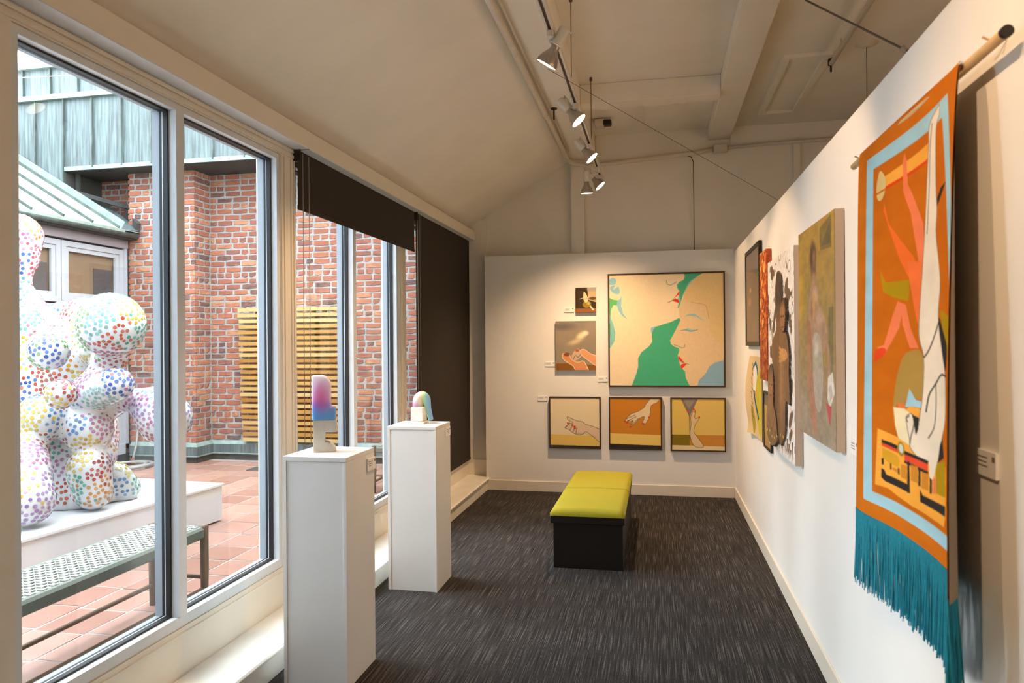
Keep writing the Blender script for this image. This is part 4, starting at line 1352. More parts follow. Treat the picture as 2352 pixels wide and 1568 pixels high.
A.poly([(0.76, 0.81), (0.90, 0.82), (0.86, 0.91)], (192, 86, 84))
A.mix(np.clip((A.fbm(6, 14, 4) - .5) * 2, 0, 1) * .35, (146, 126, 92))
A.tex(.10, 14, 40)
hang('figure_painting', A, 'tall muted painting of a seated figure, largest on the right wall', z0=1.141, z1=2.178, y0=3.25, y1=4.04, depth=0.041, edge='rawcanvas')
label_card('wall_label', 'small wall label between figure painting and orange banner', (XR - 0.0005, 3.10, 1.185), (0, -1, 0), (0, 0, 1), 0.10, 0.062, group='wall labels')
label_card('wall_label', 'wall label right of the orange banner', (XR - 0.0005, 1.92, 1.318), (0, -1, 0), (0, 0, 1), 0.105, 0.062, group='wall labels')

# ================================================================== banner
A = Art(220, 520, (204, 112, 22), 16)
OR, SKY, GOLD, AMB = (200, 106, 18), (164, 206, 220), (176, 142, 20), (244, 170, 66)
CR, DK, CORAL = (236, 222, 200), (50, 46, 44), (240, 128, 84)
GOLD2 = (214, 160, 40)
A.poly([(.125, .042), (.885, .042), (.885, .952), (.125, .952)], SKY)
A.poly([(.200, .078), (.820, .078), (.820, .922), (.200, .922)], OR)
BAN = [
    ('p', AMB, 0, [(0.270, 0.115), (0.680, 0.103), (0.663, 0.134), (0.270, 0.143)]),
    ('p', (220, 70, 26), 0, [(0.283, 0.141), (0.663, 0.134), (0.660, 0.141), (0.283, 0.149)]),
    ('c', (222, 196, 132), 0, [(0.263, 0.094), (0.307, 0.116), (0.307, 0.146), (0.277, 0.169), (0.240, 0.163), (0.233, 0.126)]),
    ('l', OR, 0.012, [(0.233, 0.149), (0.300, 0.147)]),
    ('p', (238, 112, 44), 0, [(0.297, 0.179), (0.333, 0.238), (0.397, 0.273), (0.513, 0.334), (0.540, 0.384), (0.473, 0.380), (0.407, 0.330), (0.360, 0.278), (0.290, 0.199)]),
    ('p', CORAL, 0, [(0.480, 0.086), (0.493, 0.107), (0.490, 0.161), (0.523, 0.190), (0.593, 0.266), (0.590, 0.384), (0.547, 0.359), (0.503, 0.233), (0.453, 0.175), (0.460, 0.105)]),
    ('p', (240, 118, 60), 0, [(0.467, 0.340), (0.573, 0.348), (0.563, 0.391), (0.527, 0.494), (0.507, 0.468), (0.473, 0.383)]),
    ('p', GOLD, 0, [(0.260, 0.346), (0.303, 0.383), (0.473, 0.383), (0.470, 0.410), (0.457, 0.432), (0.350, 0.420), (0.283, 0.404)]),
    ('p', CORAL, 0, [(0.387, 0.431), (0.443, 0.440), (0.470, 0.495), (0.517, 0.540), (0.460, 0.541), (0.417, 0.487), (0.413, 0.464), (0.393, 0.495), (0.323, 0.541), (0.300, 0.555), (0.233, 0.547), (0.287, 0.539), (0.347, 0.468)]),
    ('c', (224, 72, 36), 0, [(0.223, 0.559), (0.263, 0.547), (0.300, 0.550), (0.283, 0.566), (0.240, 0.578), (0.223, 0.583)]),
    ('p', GOLD, 0, [(0.697, 0.459), (0.800, 0.478), (0.800, 0.599), (0.743, 0.532), (0.713, 0.504)]),
    ('c', DK, 0, [(0.687, 0.475), (0.713, 0.500), (0.750, 0.532), (0.750, 0.552), (0.727, 0.586), (0.703, 0.552), (0.670, 0.496)]),
    ('p', DK, 0, [(0.823, 0.210), (0.767, 0.226), (0.713, 0.246), (0.717, 0.229), (0.763, 0.212)]),
    ('c', (176, 140, 70), 0, [(0.340, 0.701), (0.363, 0.625), (0.410, 0.566), (0.457, 0.549), (0.520, 0.544), (0.550, 0.569), (0.543, 0.628), (0.513, 0.656), (0.467, 0.649), (0.447, 0.636), (0.433, 0.655), (0.410, 0.677), (0.370, 0.677)]),
    ('p', (224, 120, 70), 0, [(0.367, 0.677), (0.413, 0.674), (0.420, 0.688), (0.377, 0.691)]),
    ('p', (238, 222, 180), 0, [(0.343, 0.690), (0.417, 0.686), (0.460, 0.694), (0.507, 0.700), (0.500, 0.792), (0.413, 0.787), (0.373, 0.771), (0.350, 0.733)]),
    ('p', SKY, 0, [(0.417, 0.682), (0.447, 0.636), (0.487, 0.659), (0.530, 0.659), (0.527, 0.675), (0.473, 0.676)]),
    ('p', AMB, 0, [(0.413, 0.689), (0.453, 0.676), (0.497, 0.676), (0.520, 0.681), (0.510, 0.700), (0.463, 0.694)]),
    ('p', AMB, 0, [(0.240, 0.754), (0.353, 0.760), (0.560, 0.784), (0.703, 0.781), (0.693, 0.884), (0.673, 0.909), (0.437, 0.910), (0.353, 0.905), (0.300, 0.897), (0.220, 0.901)]),
    ('p', GOLD, 0, [(0.607, 0.786), (0.700, 0.769), (0.693, 0.845), (0.607, 0.849)]),
    ('body', CR, 0, [(0.807, 0.046), (0.797, 0.065), (0.750, 0.094), (0.717, 0.198), (0.713, 0.250), (0.693, 0.300), (0.707, 0.371), (0.707, 0.410), (0.677, 0.475), (0.703, 0.552), (0.720, 0.583), (0.723, 0.620), (0.710, 0.685), (0.670, 0.729), (0.627, 0.779), (0.560, 0.787), (0.493, 0.790), (0.443, 0.775), (0.437, 0.753), (0.427, 0.730), (0.423, 0.704), (0.463, 0.695), (0.480, 0.735), (0.503, 0.699), (0.523, 0.662), (0.540, 0.613), (0.547, 0.557), (0.523, 0.516), (0.530, 0.468), (0.560, 0.384), (0.597, 0.289), (0.640, 0.185), (0.677, 0.111), (0.707, 0.066)]),
    ('p', DK, 0, [(0.457, 0.695), (0.503, 0.699), (0.493, 0.726), (0.477, 0.740), (0.467, 0.710)]),
    ('p', DK, 0, [(0.677, 0.725), (0.687, 0.765), (0.627, 0.781), (0.653, 0.741)]),
    ('l', DK, 0.008, [(0.677, 0.485), (0.637, 0.512), (0.583, 0.545), (0.550, 0.559)]),
    ('l', DK, 0.009, [(0.727, 0.596), (0.683, 0.594), (0.633, 0.613), (0.577, 0.640), (0.550, 0.679)]),
    ('l', (90, 80, 70), 0.007, [(0.633, 0.616), (0.627, 0.665), (0.607, 0.706), (0.560, 0.736)]),
    ('l', (90, 80, 70), 0.006, [(0.440, 0.700), (0.423, 0.708), (0.430, 0.715)]),
    ('l', (90, 80, 70), 0.006, [(0.470, 0.710), (0.463, 0.726), (0.447, 0.748), (0.440, 0.764)]),
    ('l', (120, 108, 96), 0.006, [(0.723, 0.070), (0.690, 0.114), (0.660, 0.189), (0.617, 0.291)]),
    ('p', DK, 0, [(0.267, 0.779), (0.363, 0.781), (0.360, 0.792), (0.267, 0.789)]),
    ('p', DK, 0, [(0.403, 0.787), (0.553, 0.787), (0.550, 0.796), (0.400, 0.796)]),
    ('p', (230, 80, 50), 0, [(0.267, 0.787), (0.370, 0.791), (0.370, 0.799), (0.267, 0.795)]),
    ('p', (230, 80, 50), 0, [(0.403, 0.795), (0.550, 0.795), (0.550, 0.811), (0.403, 0.811)]),
    ('p', DK, 0, [(0.400, 0.811), (0.553, 0.811), (0.550, 0.819), (0.400, 0.816)]),
    ('p', GOLD2, 0, [(0.270, 0.800), (0.360, 0.806), (0.373, 0.818), (0.363, 0.834), (0.317, 0.834), (0.270, 0.826)]),
    ('p', DK, 0, [(0.263, 0.828), (0.277, 0.825), (0.277, 0.841), (0.263, 0.844)]),
    ('p', DK, 0, [(0.313, 0.833), (0.323, 0.831), (0.323, 0.846), (0.313, 0.848)]),
    ('p', DK, 0, [(0.360, 0.836), (0.370, 0.835), (0.370, 0.850), (0.360, 0.851)]),
    ('p', DK, 0, [(0.420, 0.810), (0.433, 0.807), (0.430, 0.881), (0.413, 0.885)]),
    ('p', DK, 0, [(0.487, 0.818), (0.500, 0.815), (0.497, 0.853), (0.483, 0.855)]),
    ('p', DK, 0, [(0.560, 0.820), (0.577, 0.818), (0.573, 0.855), (0.557, 0.858)]),
    ('p', (206, 136, 44), 0, [(0.380, 0.823), (0.417, 0.821), (0.413, 0.854), (0.377, 0.855)]),
    ('p', (206, 136, 44), 0, [(0.440, 0.814), (0.483, 0.811), (0.480, 0.849), (0.437, 0.851)]),
    ('p', (206, 136, 44), 0, [(0.507, 0.819), (0.553, 0.815), (0.550, 0.853), (0.503, 0.856)]),
    ('p', (206, 136, 44), 0, [(0.327, 0.839), (0.357, 0.839), (0.357, 0.848), (0.327, 0.846)]),
    ('p', (232, 128, 84), 0, [(0.583, 0.818), (0.610, 0.816), (0.607, 0.851), (0.580, 0.853)]),
    ('p', DK, 0, [(0.263, 0.853), (0.280, 0.854), (0.290, 0.864), (0.417, 0.864), (0.430, 0.883), (0.287, 0.883), (0.260, 0.876)]),
    ('p', DK, 0, [(0.493, 0.861), (0.510, 0.871), (0.690, 0.864), (0.687, 0.885), (0.493, 0.889)]),
    ('p', CR, 0, [(0.557, 0.770), (0.627, 0.775), (0.593, 0.815), (0.580, 0.824), (0.560, 0.824)]),
]
for kd, col, wd, pts in BAN:
    if kd == 'l':
        A.line(pts, wd, col)
    else:
        A.poly(pts, col, curve=(kd in ('c', 'body')))
        if kd == 'body':
            A.line(pts + [pts[0]], .004, (120, 106, 92))
A.blob(.383, .786, .024, .019, (160, 134, 40), 1, .2)
A.blob(.384, .785, .015, .012, (206, 214, 204), 1, .2)
A.tex(.05, 8, 24)

RY0, RY1, RZ = 1.716, 2.932, 2.280
bt = thing('fringed_banner', 'orange painted fabric banner with acrobat figure and teal fringe', 'banner', (XR, 2.35, 0.75))
BOT = np.array([(0.705, 2.785), (0.700, 2.62), (0.735, 2.42), (0.757, 2.22), (0.748, 2.06), (0.722, 1.95), (0.690, 1.865), (0.645, 1.80)])
# bottom curve by arc length
_seg = np.r_[0, np.cumsum(np.hypot(np.diff(BOT[:, 0]), np.diff(BOT[:, 1])))]
_seg /= _seg[-1]
BN = np.array(Art.smooth([tuple(b) for b in BOT], closed=False, n=8))
_sn = np.r_[0, np.cumsum(np.hypot(np.diff(BN[:, 0]), np.diff(BN[:, 1])))]
_sn /= _sn[-1]


def ban(U, V):
    """u from far edge to near edge, v from rod to hem"""
    bx_ = np.interp(U, _sn, BN[:, 0])
    by_ = np.interp(U, _sn, BN[:, 1])
    tx_ = np.full_like(U, 0.727)
    ty_ = 2.785 - U * 0.876
    k = np.clip(V, 0, 1) ** 0.42
    P = np.empty((len(U), 3))
    P[:, 0] = tx_ * (1 - k) + bx_ * k + 0.004 * np.sin(U * 9 + V * 4) * V
    P[:, 1] = ty_ * (1 - k) + by_ * k
    P[:, 2] = RZ + 0.012 - V * 1.285 + 0.01 * np.sin(U * 8) * V - 0.012 * np.abs(U - .5) * V
    return P


A.mesh('banner_cloth', lambda U, V, H: ban(U, V), M['cloth'], bt)
# grey lining behind the cloth
nu, nv = 40, 60
UU, VV = np.meshgrid(np.linspace(0, 1, nu), np.linspace(0, 1, nv))
PL = ban(UU.ravel(), VV.ravel())
eps = ban(np.clip(UU.ravel() + .01, 0, 1.02), VV.ravel()) - ban(UU.ravel() - .01, VV.ravel())
nx, ny = -eps[:, 1], eps[:, 0]
ln_ = np.hypot(nx, ny)
PL[:, 0] += nx / ln_ * 0.004
PL[:, 1] += ny / ln_ * 0.004
fs = []
for j in range(nv - 1):
    for i in range(nu - 1):
        a = j * nu + i
        fs.append((a, a + 1, a + nu + 1, a + nu))
MB().add([tuple(p) for p in PL], fs).obj('lining', M['lining'], bt, smooth=True)
MB().tube([(0.742, RY0, RZ), (0.742, RY1, RZ)], 0.0125, 14).obj('dowel', M['dowel'], bt, smooth=True)
MB().lathe((0.742, RY0 - 0.004, RZ), (0, 1, 0), [(0, 0.0), (0, 0.0135), (0.012, 0.0135)], 16).obj('dowel_cap', M['black'], bt)
for yy in (RY0 + 0.10, RY1 - 0.04):
    MB().tube([(XR - 0.002, yy, RZ + 0.02), (0.75, yy, RZ + 0.022), (0.735, yy, RZ + 0.03)], 0.003, 6).obj('hook_nail', M['dowel'], bt)
# fringe: loose threads, too many to count
fr = MB()
N = 520
for k in range(N):
    u = (k + NPR.rand()) / N
    p = ban(np.array([u]), np.array([1.0]))[0]
    L = 0.235 + 0.03 * NPR.rand() + (0.03 if u > .93 else 0)
    sw = NPR.randn(2) * 0.006
    w0 = 0.0016
    q = [Vector((min(p[0] + sw[0] * t, 0.774), p[1] + sw[1] * t, p[2] + 0.012 - L * t)) for t in (0, .35, .7, 1)]
    if 0.02 < u < 0.11 and k % 3:
        q = q[:2]
    fr.tube(q, w0, 4, cap=False)
fo_ = fr.obj('fringe', M['fringe'], bt)
fo_['kind'] = 'stuff'

# ================================================================== courtyard ground
YM, YP = 7.97, 7.66                # brick wall face, pier face
XL = -6.38                         # annex wall
PX0, PX1 = -6.36, -5.445           # pier
SOF = 3.73

gy = struct(MB().box(-12.0, -2.25, -4.0, 9.0, G - 0.2, G - 0.0025).obj('floor_courtyard', M['grout']), 'pale grouted bed of the courtyard paving', 'paving')
TP = 0.302
tmesh = [None] * 3
for k in range(3):
    m_ = MB()
    e = 0.1455
    j = [NPR.randn() * 0.0012 for _ in range(4)]
    m_.add([(-e, -e, -.012), (e, -e, -.012), (e, e, -.012), (-e, e, -.012), (-e + .003, -e + .003, j[0]), (e - .003, -e + .003, j[1]), (e - .003, e - .003, j[2]), (-e + .003, e - .003, j[3])],
           [(4, 5, 6, 7), (0, 1, 5, 4), (1, 2, 6, 5), (2, 3, 7, 6), (3, 0, 4, 7)])
    tmesh[k] = m_.mesh('tile', M['tile'])
ntile = 0
cand = []
for i in range(0, 14):
    for j in range(-2, 21):
        x = -2.47 - 0.151 - i * TP
        y = 2.265 + j * TP + (0.0 if i % 2 else 0.02)
        if y > YM - 0.12 or x < XL + 0.1:
            continue
        px, py, pz = proj((x, y, G))
        vis = -30 < px < 930 and py < 1640 and pz > 0
        cand.append((not vis, pz, x, y))
cand.sort()
rest = MB()
for q, (hid, pz, x, y) in enumerate(cand):
    if q < 290:
        o = bpy.data.objects.new('tile', tmesh[q % 3])
        o.location = (x, y, G)
        o.rotation_euler = (0, 0, RNG.choice((0, math.pi / 2, math.pi)) + RNG.uniform(-.004, .004))
        COL.objects.link(o)
        o.parent = gy
    else:
        rest.box(x - .1455, x + .1455, y - .1455, y + .1455, G - .012, G)
if rest.v:
    o = rest.obj('far_tiles', M['tile'], gy)
    o['kind'] = 'stuff'
for i in range(-4, 0):
    pass
tag(MB().rbox(-4.55, -4.25, 7.28, 7.5, G, G + 0.008, 0.003).obj('drain_cover', M['iron']), 'flat dark drain cover in the courtyard paving', 'drain')


# ================================================================== brick walls
def brick_meshes(L, n, mname, depth=0.03, h=0.0585):
    out = []
    for k in range(n):
        def J(s=0.003):
            return NPR.randn() * s
        hl, hh = L / 2, h / 2
        vb = [(-hl, 0, -hh), (hl, 0, -hh), (hl, 0, hh), (-hl, 0, hh)]
        c = 0.006
        vf = [(-hl + c + abs(J()), -depth + abs(J(.004)), -hh + c + J()), (J(.02), -depth - abs(J(.002)), -hh + c * .6 + J()), (hl - c - abs(J()), -depth + abs(J(.004)), -hh + c + J()),
              (hl - c - abs(J()), -depth + abs(J(.004)), hh - c + J()), (J(.02), -depth - abs(J(.002)), hh - c * .6 + J()), (-hl + c + abs(J()), -depth + abs(J(.004)), hh - c + J())]
        v = vb + vf
        f = [(4, 5, 8, 9), (5, 6, 7, 8), (0, 1, 6, 5, 4), (1, 2, 7, 6), (2, 3, 9, 8, 7), (3, 0, 4, 9)]
        out.append(MB().add(v, f).mesh('brick', M[mname]))
    return out


BL, HL = 0.205, 0.098
STR = {'s': brick_meshes(BL, 6, 'brick'), 'h': brick_meshes(HL, 6, 'brick')}
PITCH = 0.0716


def lay(parent, origin, ux, length, z0, z1, limit, seedoff, visfn, start=0.0):
    """lay brick courses on a face; ux = direction along the face, outward = ux x up"""
    ux = Vector(ux)
    ang_ = math.atan2(ux.y, ux.x)
    items = []
    nc = int((z1 - z0) / PITCH)
    for c in range(nc):
        z = z0 + (c + .5) * PITCH
        head = (c + seedoff) % 6 == 4
        L = HL if head else BL
        gap = 0.011
        x = -(0.11 if (c % 2) else 0.0) - RNG.random() * 0.02
        if head:
            x = -RNG.random() * .05
        while x < length - 0.015:
            LL = L
            kind = 'h' if head else 's'
            if not head and RNG.random() < 0.07:
                LL, kind = HL, 'h'
            a, b = x, x + LL
            cc, sc = (a + b) / 2, 1.0
            if a < 0 or b > length:
                a2, b2 = max(a, 0.0), min(b, length)
                if b2 - a2 < 0.02:
                    x += LL + gap
                    continue
                cc, sc = (a2 + b2) / 2, (b2 - a2) / LL
            p = Vector(origin) + ux * cc
            p.z = z + NPR.randn() * 0.0012
            items.append((visfn(p), kind, p, sc))
            x += LL + gap
    items.sort(key=lambda t_: t_[0])
    rest_ = MB()
    R_ = Matrix.Rotation(ang_, 4, 'Z')
    for q, (vis, kind, p, sc) in enumerate(items):
        me = RNG.choice(STR[kind])
        if q < limit:
            o = bpy.data.objects.new('brick', me)
            COL.objects.link(o)
            o.matrix_world = Matrix.Translation(p) @ R_ @ Matrix.Diagonal((sc, 1, 1, 1))
            o.parent = parent
        else:
            T = Matrix.Translation(p) @ R_ @ Matrix.Diagonal((sc, 1, 1, 1))
            n0 = len(rest_.v)
            rest_.add([tuple(T @ v_.co) for v_ in me.vertices], [tuple(pl.vertices) for pl in me.polygons])
    if rest_.v:
        o = rest_.obj('brick_courses', M['brick_many'], parent)
        o['kind'] = 'stuff'
    return len(items)


def vis_main(p):
    x, y, z = proj(p)
    ok = (478 < x < 600) or (688 < x < 792) or (826 < x < 905)
    cov = 1 if 565 < x < 790 and 715 < y < 1010 else 0
    return (0 if ok else 2) + cov + abs(y - 700) * 1e-4


bwall = struct(MB().box(-5.60, -2.0, YM + 0.008, YM + 0.3, G - 0.2, SOF + 0.3).obj('wall_courtyard', M['mortar']), 'weathered red brick wall across the courtyard', 'wall')
Z0B = 0.435
lay(bwall, (PX1, YM + 0.030, 0), (1, 0, 0), -2.26 - PX1, Z0B, SOF + 0.05, 300, 0, vis_main)
pw = struct(MB().box(PX0 - 1.2, PX1 - 0.008, YM + 0.008, YM + 0.3, G - 0.2, SOF + 0.3).box(PX0 + 0.02, PX1 - 0.008, YP + 0.008, YM + 0.008, G - 0.2, SOF + 0.3).obj('wall_pier', M['mortar']), 'projecting red brick pier in the courtyard corner', 'wall')
lay(pw, (PX0, YP + 0.030, 0), (1, 0, 0), PX1 - PX0, Z0B, SOF + 0.05, 220, 2, lambda p: 0 if proj(p)[1] < 1100 else 1)
lay(pw, (PX1 - 0.030, YP, 0), (0, 1, 0), YM - YP, Z0B, SOF + 0.05, 80, 1, lambda p: 0)
lay(pw, (PX0 - 1.0, YM + 0.030, 0), (1, 0, 0), 1.0, 2.9, SOF + 0.05, 0, 1, lambda p: 0)

# copper flashing and dark upstand along the foot of the walls
fl = thing('copper_flashing', 'green copper flashing strip along the foot of the brick walls', 'flashing', (-4, YM, G))
d_ = 0.05
pl1 = [(PX0 + .04, YP - d_), (PX1 + d_, YP - d_), (PX1 + d_, YM - d_), (-2.26, YM - d_)]
pl0 = [(PX0 + .04, YP + .007), (PX1 - .007, YP + .007), (PX1 - .007, YM + .007), (-2.26, YM + .007)]


def strip(za, zb, grow, material, nm, slope=0.0):
    for k in range(3):
        a1, b1 = Vector((*pl1[k], 0)), Vector((*pl1[k + 1], 0))
        a0, b0 = Vector((*pl0[k], 0)), Vector((*pl0[k + 1], 0))
        m_ = MB()
        an, bn_ = a0 + (a1 - a0) * grow, b0 + (b1 - b0) * grow
        at, bt_ = (an, bn_) if not slope else (a0 + (a1 - a0) * slope, b0 + (b1 - b0) * slope)
        vs = [(a0.x, a0.y, za), (b0.x, b0.y, za), (bn_.x, bn_.y, za), (an.x, an.y, za), (a0.x, a0.y, zb), (b0.x, b0.y, zb), (bt_.x, bt_.y, zb), (at.x, at.y, zb)]
        m_.add(vs, [(0, 1, 2, 3), (7, 6, 5, 4), (3, 2, 6, 7), (0, 3, 7, 4), (1, 5, 6, 2)])
        m_.obj(nm, material, fl)


strip(G, 0.275, 0.55, M['basalt'], 'upstand')
strip(0.275, 0.290, 1.05, M['patina_light'], 'drip_edge')
strip(0.290, 0.395, 0.95, M['patina'], 'copper_face')
strip(0.395, 0.435, 0.95, M['patina_light'], 'top_bevel', slope=0.45)

# ================================================================== copper clad upper wall
YC = 7.40
cw = struct(MB().box(-9.5, -2.0, YC + 0.006, YC + 0.5, SOF + 0.02, 4.60).box(-9.5, -7.02, YC + 0.006, YC + 0.3, 2.6, SOF + 0.02).obj('wall_copper', M['darkcopper']), 'weathered green copper wall overhanging the brickwork', 'wall')
x = -7.012
edges_x = [-9.4, -9.0, -8.61, -8.21, -7.81, -7.41, -7.012]
while x < -2.1:
    x += 0.402 if x < -5.0 else 0.27
    edges_x.append(min(x, -2.05))
for k in range(len(edges_x) - 1):
    a, b = edges_x[k], edges_x[k + 1]
    zlow = SOF + 0.0 if a >= -7.02 else 2.75
    MB().box(a + 0.006, b - 0.006, YC - 0.002 - 0.004 * (k % 2), YC + 0.01, zlow + 0.04, 4.60).obj('copper_panel', M['patina'], cw)
    MB().box(b - 0.007, b + 0.007, YC - 0.032, YC + 0.01, zlow + 0.03, 4.60).obj('standing_seam', M['seam'], cw)
MB().box(-7.02, -2.0, YC - 0.02, YC + 0.02, SOF, SOF + 0.05).obj('bottom_flashing', M['patina_light'], cw)
MB().box(-7.02, -2.0, YC - 0.012, YM + 0.3, SOF - 0.006, SOF).obj('soffit', M['darkcopper'], cw)
MB().box(-9.5, -2.0, YC - 0.05, YC + 0.5, 4.60, 4.66).obj('cap_flashing', M['patina_light'], cw)
MB().box(-7.03, -7.0, YC, YM, 2.9, SOF).box(-6.98, -6.93, YC + .12, YC + .15, 2.9, SOF).obj('return_panel', M['darkcopper'], cw)
uw = struct(MB().box(-12, -2.0, 8.31, 8.8, 4.4, 5.42).obj('wall_upper', M['darkcopper']), 'set-back upper band of green copper wall against the sky', 'wall')
x = -12.0
while x < -2.5:
    MB().box(x + .007, x + .43, 8.30, 8.315, 4.4, 5.40).obj('copper_panel', M['patina'], uw)
    MB().box(x - .008, x + .008, 8.268, 8.315, 4.4, 5.40).obj('standing_seam', M['seam'], uw)
    x += 0.436
MB().box(-12, -2.0, 8.24, 8.8, 5.40, 5.46).obj('gutter_edge', M['patina_light'], uw)
MB().box(-12, -2.0, 8.36, 8.8, 5.46, 5.56).obj('parapet', M['exwhite'], uw)
cb = [(-9.5 + 4.5 * k / 16, 8.2, 5.345 - 0.05 * math.sin(math.pi * min(1, k / 12.0)) - 0.008 * k) for k in range(17)]
tag(MB().tube(cb, 0.006, 6).obj('slack_cable', M['hose']), 'pale slack cable strung across the upper copper band', 'cable')

# ================================================================== annex building at the left
an = thing('annex_building', 'low annex with white framed windows and pale green metal roof', 'building', (XL, 6.0, G))
AY0 = 3.2
ZE = 2.83
MB().box(-9.0, XL - 0.08, AY0, YP, G - 0.2, 2.95).obj('wall', M['fascia'], an)
MB().box(XL - 0.08, XL + 0.03, AY0, YP - 0.012, 2.80, 3.0).obj('fascia_board', M['fascia'], an)
MB().tube([(XL + 0.17, AY0, 2.945), (XL + 0.17, YP - 0.03, 2.945)], 0.035, 10).obj('gutter', M['seam'], an, smooth=True)
MB().box(XL - 0.05, XL + 0.2, AY0, YP - 0.012, 2.985, 2.992).obj('gutter_lip', M['patina_light'], an)
MB().box(XL - 0.08, XL + 0.15, AY0, YP - 0.012, 2.90, 2.985).obj('eave_soffit', M['darkcopper'], an)
rs = 0.60
rx0, rx1 = XL + 0.20, -9.2
rz0 = 2.985
rz1 = rz0 + (rx0 - rx1) * rs
rf = MB()
rf.add([(rx0, AY0, rz0), (rx1, AY0, rz1), (rx1, YC, rz1), (rx0, YC, rz0), (rx0, AY0, rz0 - .05), (rx1, AY0, rz1 - .05), (rx1, YC, rz1 - .05), (rx0, YC, rz0 - .05)], [(3, 2, 1, 0), (4, 5, 6, 7), (0, 1, 5, 4), (3, 0, 4, 7), (2, 3, 7, 6), (1, 2, 6, 5)])
ro = rf.obj('roof', M['patina_roof'], an)
MB().add([(rx0, YC, rz0), (-7.0, YC, rz0 + (rx0 + 7.0) * rs), (-7.0, YM, rz0 + (rx0 + 7.0) * rs + .02), (rx0, YP, rz0 + .03)], [(0, 3, 2, 1)]).obj('valley_sheet', M['patina'], ro)
MB().bar((-6.99, YC + 0.1, rz0 + (rx0 + 6.99) * rs + .03), (-6.5, YM - 0.1, rz0 + (rx0 + 6.99) * rs - .12), .05, .05).bar((rx0, YP - 0.05, rz0 + 0.06), (-6.55, YM - .1, rz0 + 0.3), .05, .12).obj('valley_upstand', M['darkcopper'], ro)
yy = YC - 0.08
MB().bar((rx0, yy + .05, rz0 + .05), (rx1, yy + .05, rz1 + .05), 0.012, 0.10).obj('abutment_flashing', M['patina_light'], ro)
while yy > AY0:
    MB().bar((rx0 - 0.02, yy, rz0 + 0.02), (rx1, yy, rz1 + 0.02), 0.018, 0.04).obj('roof_seam', M['seam'], ro)
    yy -= 0.40
# windows of the annex
def annex_window(y0, y1, z0, z1, panes):
    wn = MB().box(XL - 0.06, XL, y0, y0 + 0.06, z0, z1).box(XL - 0.06, XL, y1 - 0.06, y1, z0, z1).box(XL - 0.06, XL, y0 + .06, y1 - .06, z0, z0 + 0.06).box(XL - 0.06, XL, y0 + .06, y1 - .06, z1 - 0.06, z1).obj('window_frame', M['exwhite'], an)
    MB().box(XL - 0.045, XL - 0.015, y0 + .06, y0 + .11, z0 + .06, z1 - .06).box(XL - 0.045, XL - 0.015, y1 - .11, y1 - .06, z0 + .06, z1 - .06).box(XL - 0.045, XL - 0.015, y0 + .11, y1 - .11, z0 + .06, z0 + .11).box(XL - 0.045, XL - 0.015, y0 + .11, y1 - .11, z1 - .11, z1 - .06).obj('sash', M['exwhite'], wn)
    MB().box(XL - 0.04, XL - 0.034, y0 + .11, y1 - .11, z0 + .11, z1 - .11).obj('pane', M['glass'], wn)
    MB().box(XL - 0.075, XL - 0.068, y0 + .06, y1 - .06, z0 + .06, z1 - .06).obj('drawn_shade', M['darkglass'], wn)
    if panes:
        MB().box(XL - 0.067, XL - 0.062, y1 - .40, y1 - .12, z0 + .07, z1 - .26).obj('dark_opening', M['dullglass'], wn)


yy = YP - 0.06
for k in range(5):
    annex_window(yy - 0.92, yy, 2.10, 2.78, k < 2)
    annex_window(yy - 0.92, yy, 0.42, 2.08, k < 2)
    yy -= 0.93
MB().box(XL - 0.06, XL + 0.02, YP - 0.062, YP - 0.012, G, 2.80).obj('corner_post', M['exwhite'], an)
MB().box(XL - 0.06, XL + 0.02, AY0, YP - 0.012, 0.30, 0.42).obj('window_sill', M['exwhite'], an)
MB().box(XL - 0.06, XL + 0.03, AY0, YP - 0.012, G, 0.30).obj('plinth', M['basalt'], an)

# garden hose with standpipe
hs = thing('garden_hose', 'grey hose hanging from a tap in the courtyard corner', 'hose', (-6.0, 7.2, G))
hp = [(-6.17, YP - 0.07, 0.78), (-6.17, YP - 0.09, 0.6), (-6.18, YP - 0.10, 0.42), (-6.15, YP - 0.2, 0.26)]
MB().tube(hp, 0.014, 8).obj('hose_drop', M['hose'], hs, smooth=True)
cpts = []
for k in range(40):
    a = k / 39 * 4.2 * math.pi
    r_ = 0.24 + 0.06 * math.sin(a * .7)
    cpts.append((-6.0 + r_ * math.cos(a) * 0.9, 7.22 + r_ * math.sin(a), G + 0.022 + 0.02 * (k / 39)))
MB().tube(cpts, 0.018, 8).obj('hose_coil', M['hose'], hs, smooth=True)
MB().tube([(-6.15, YP - .2, .26), (-6.10, YP - .26, .225)], 0.024, 8).obj('coupling', M['rust'], hs)
MB().tube([(-6.17, YP, 0.80), (-6.17, YP - 0.08, 0.80), (-6.17, YP - 0.08, 0.77)], 0.018, 8).obj('tap', M['rust'], hs)

struct(MB().box(-10.5, -2.25, 0.65, 0.9, G - 0.2, 8.0).obj('wall_sky_block', M['sky_block_grey']), 'tall added wall, out of view, blocking sky light on the near side', 'wall')  # added out of view to cut sky light coming from the near side

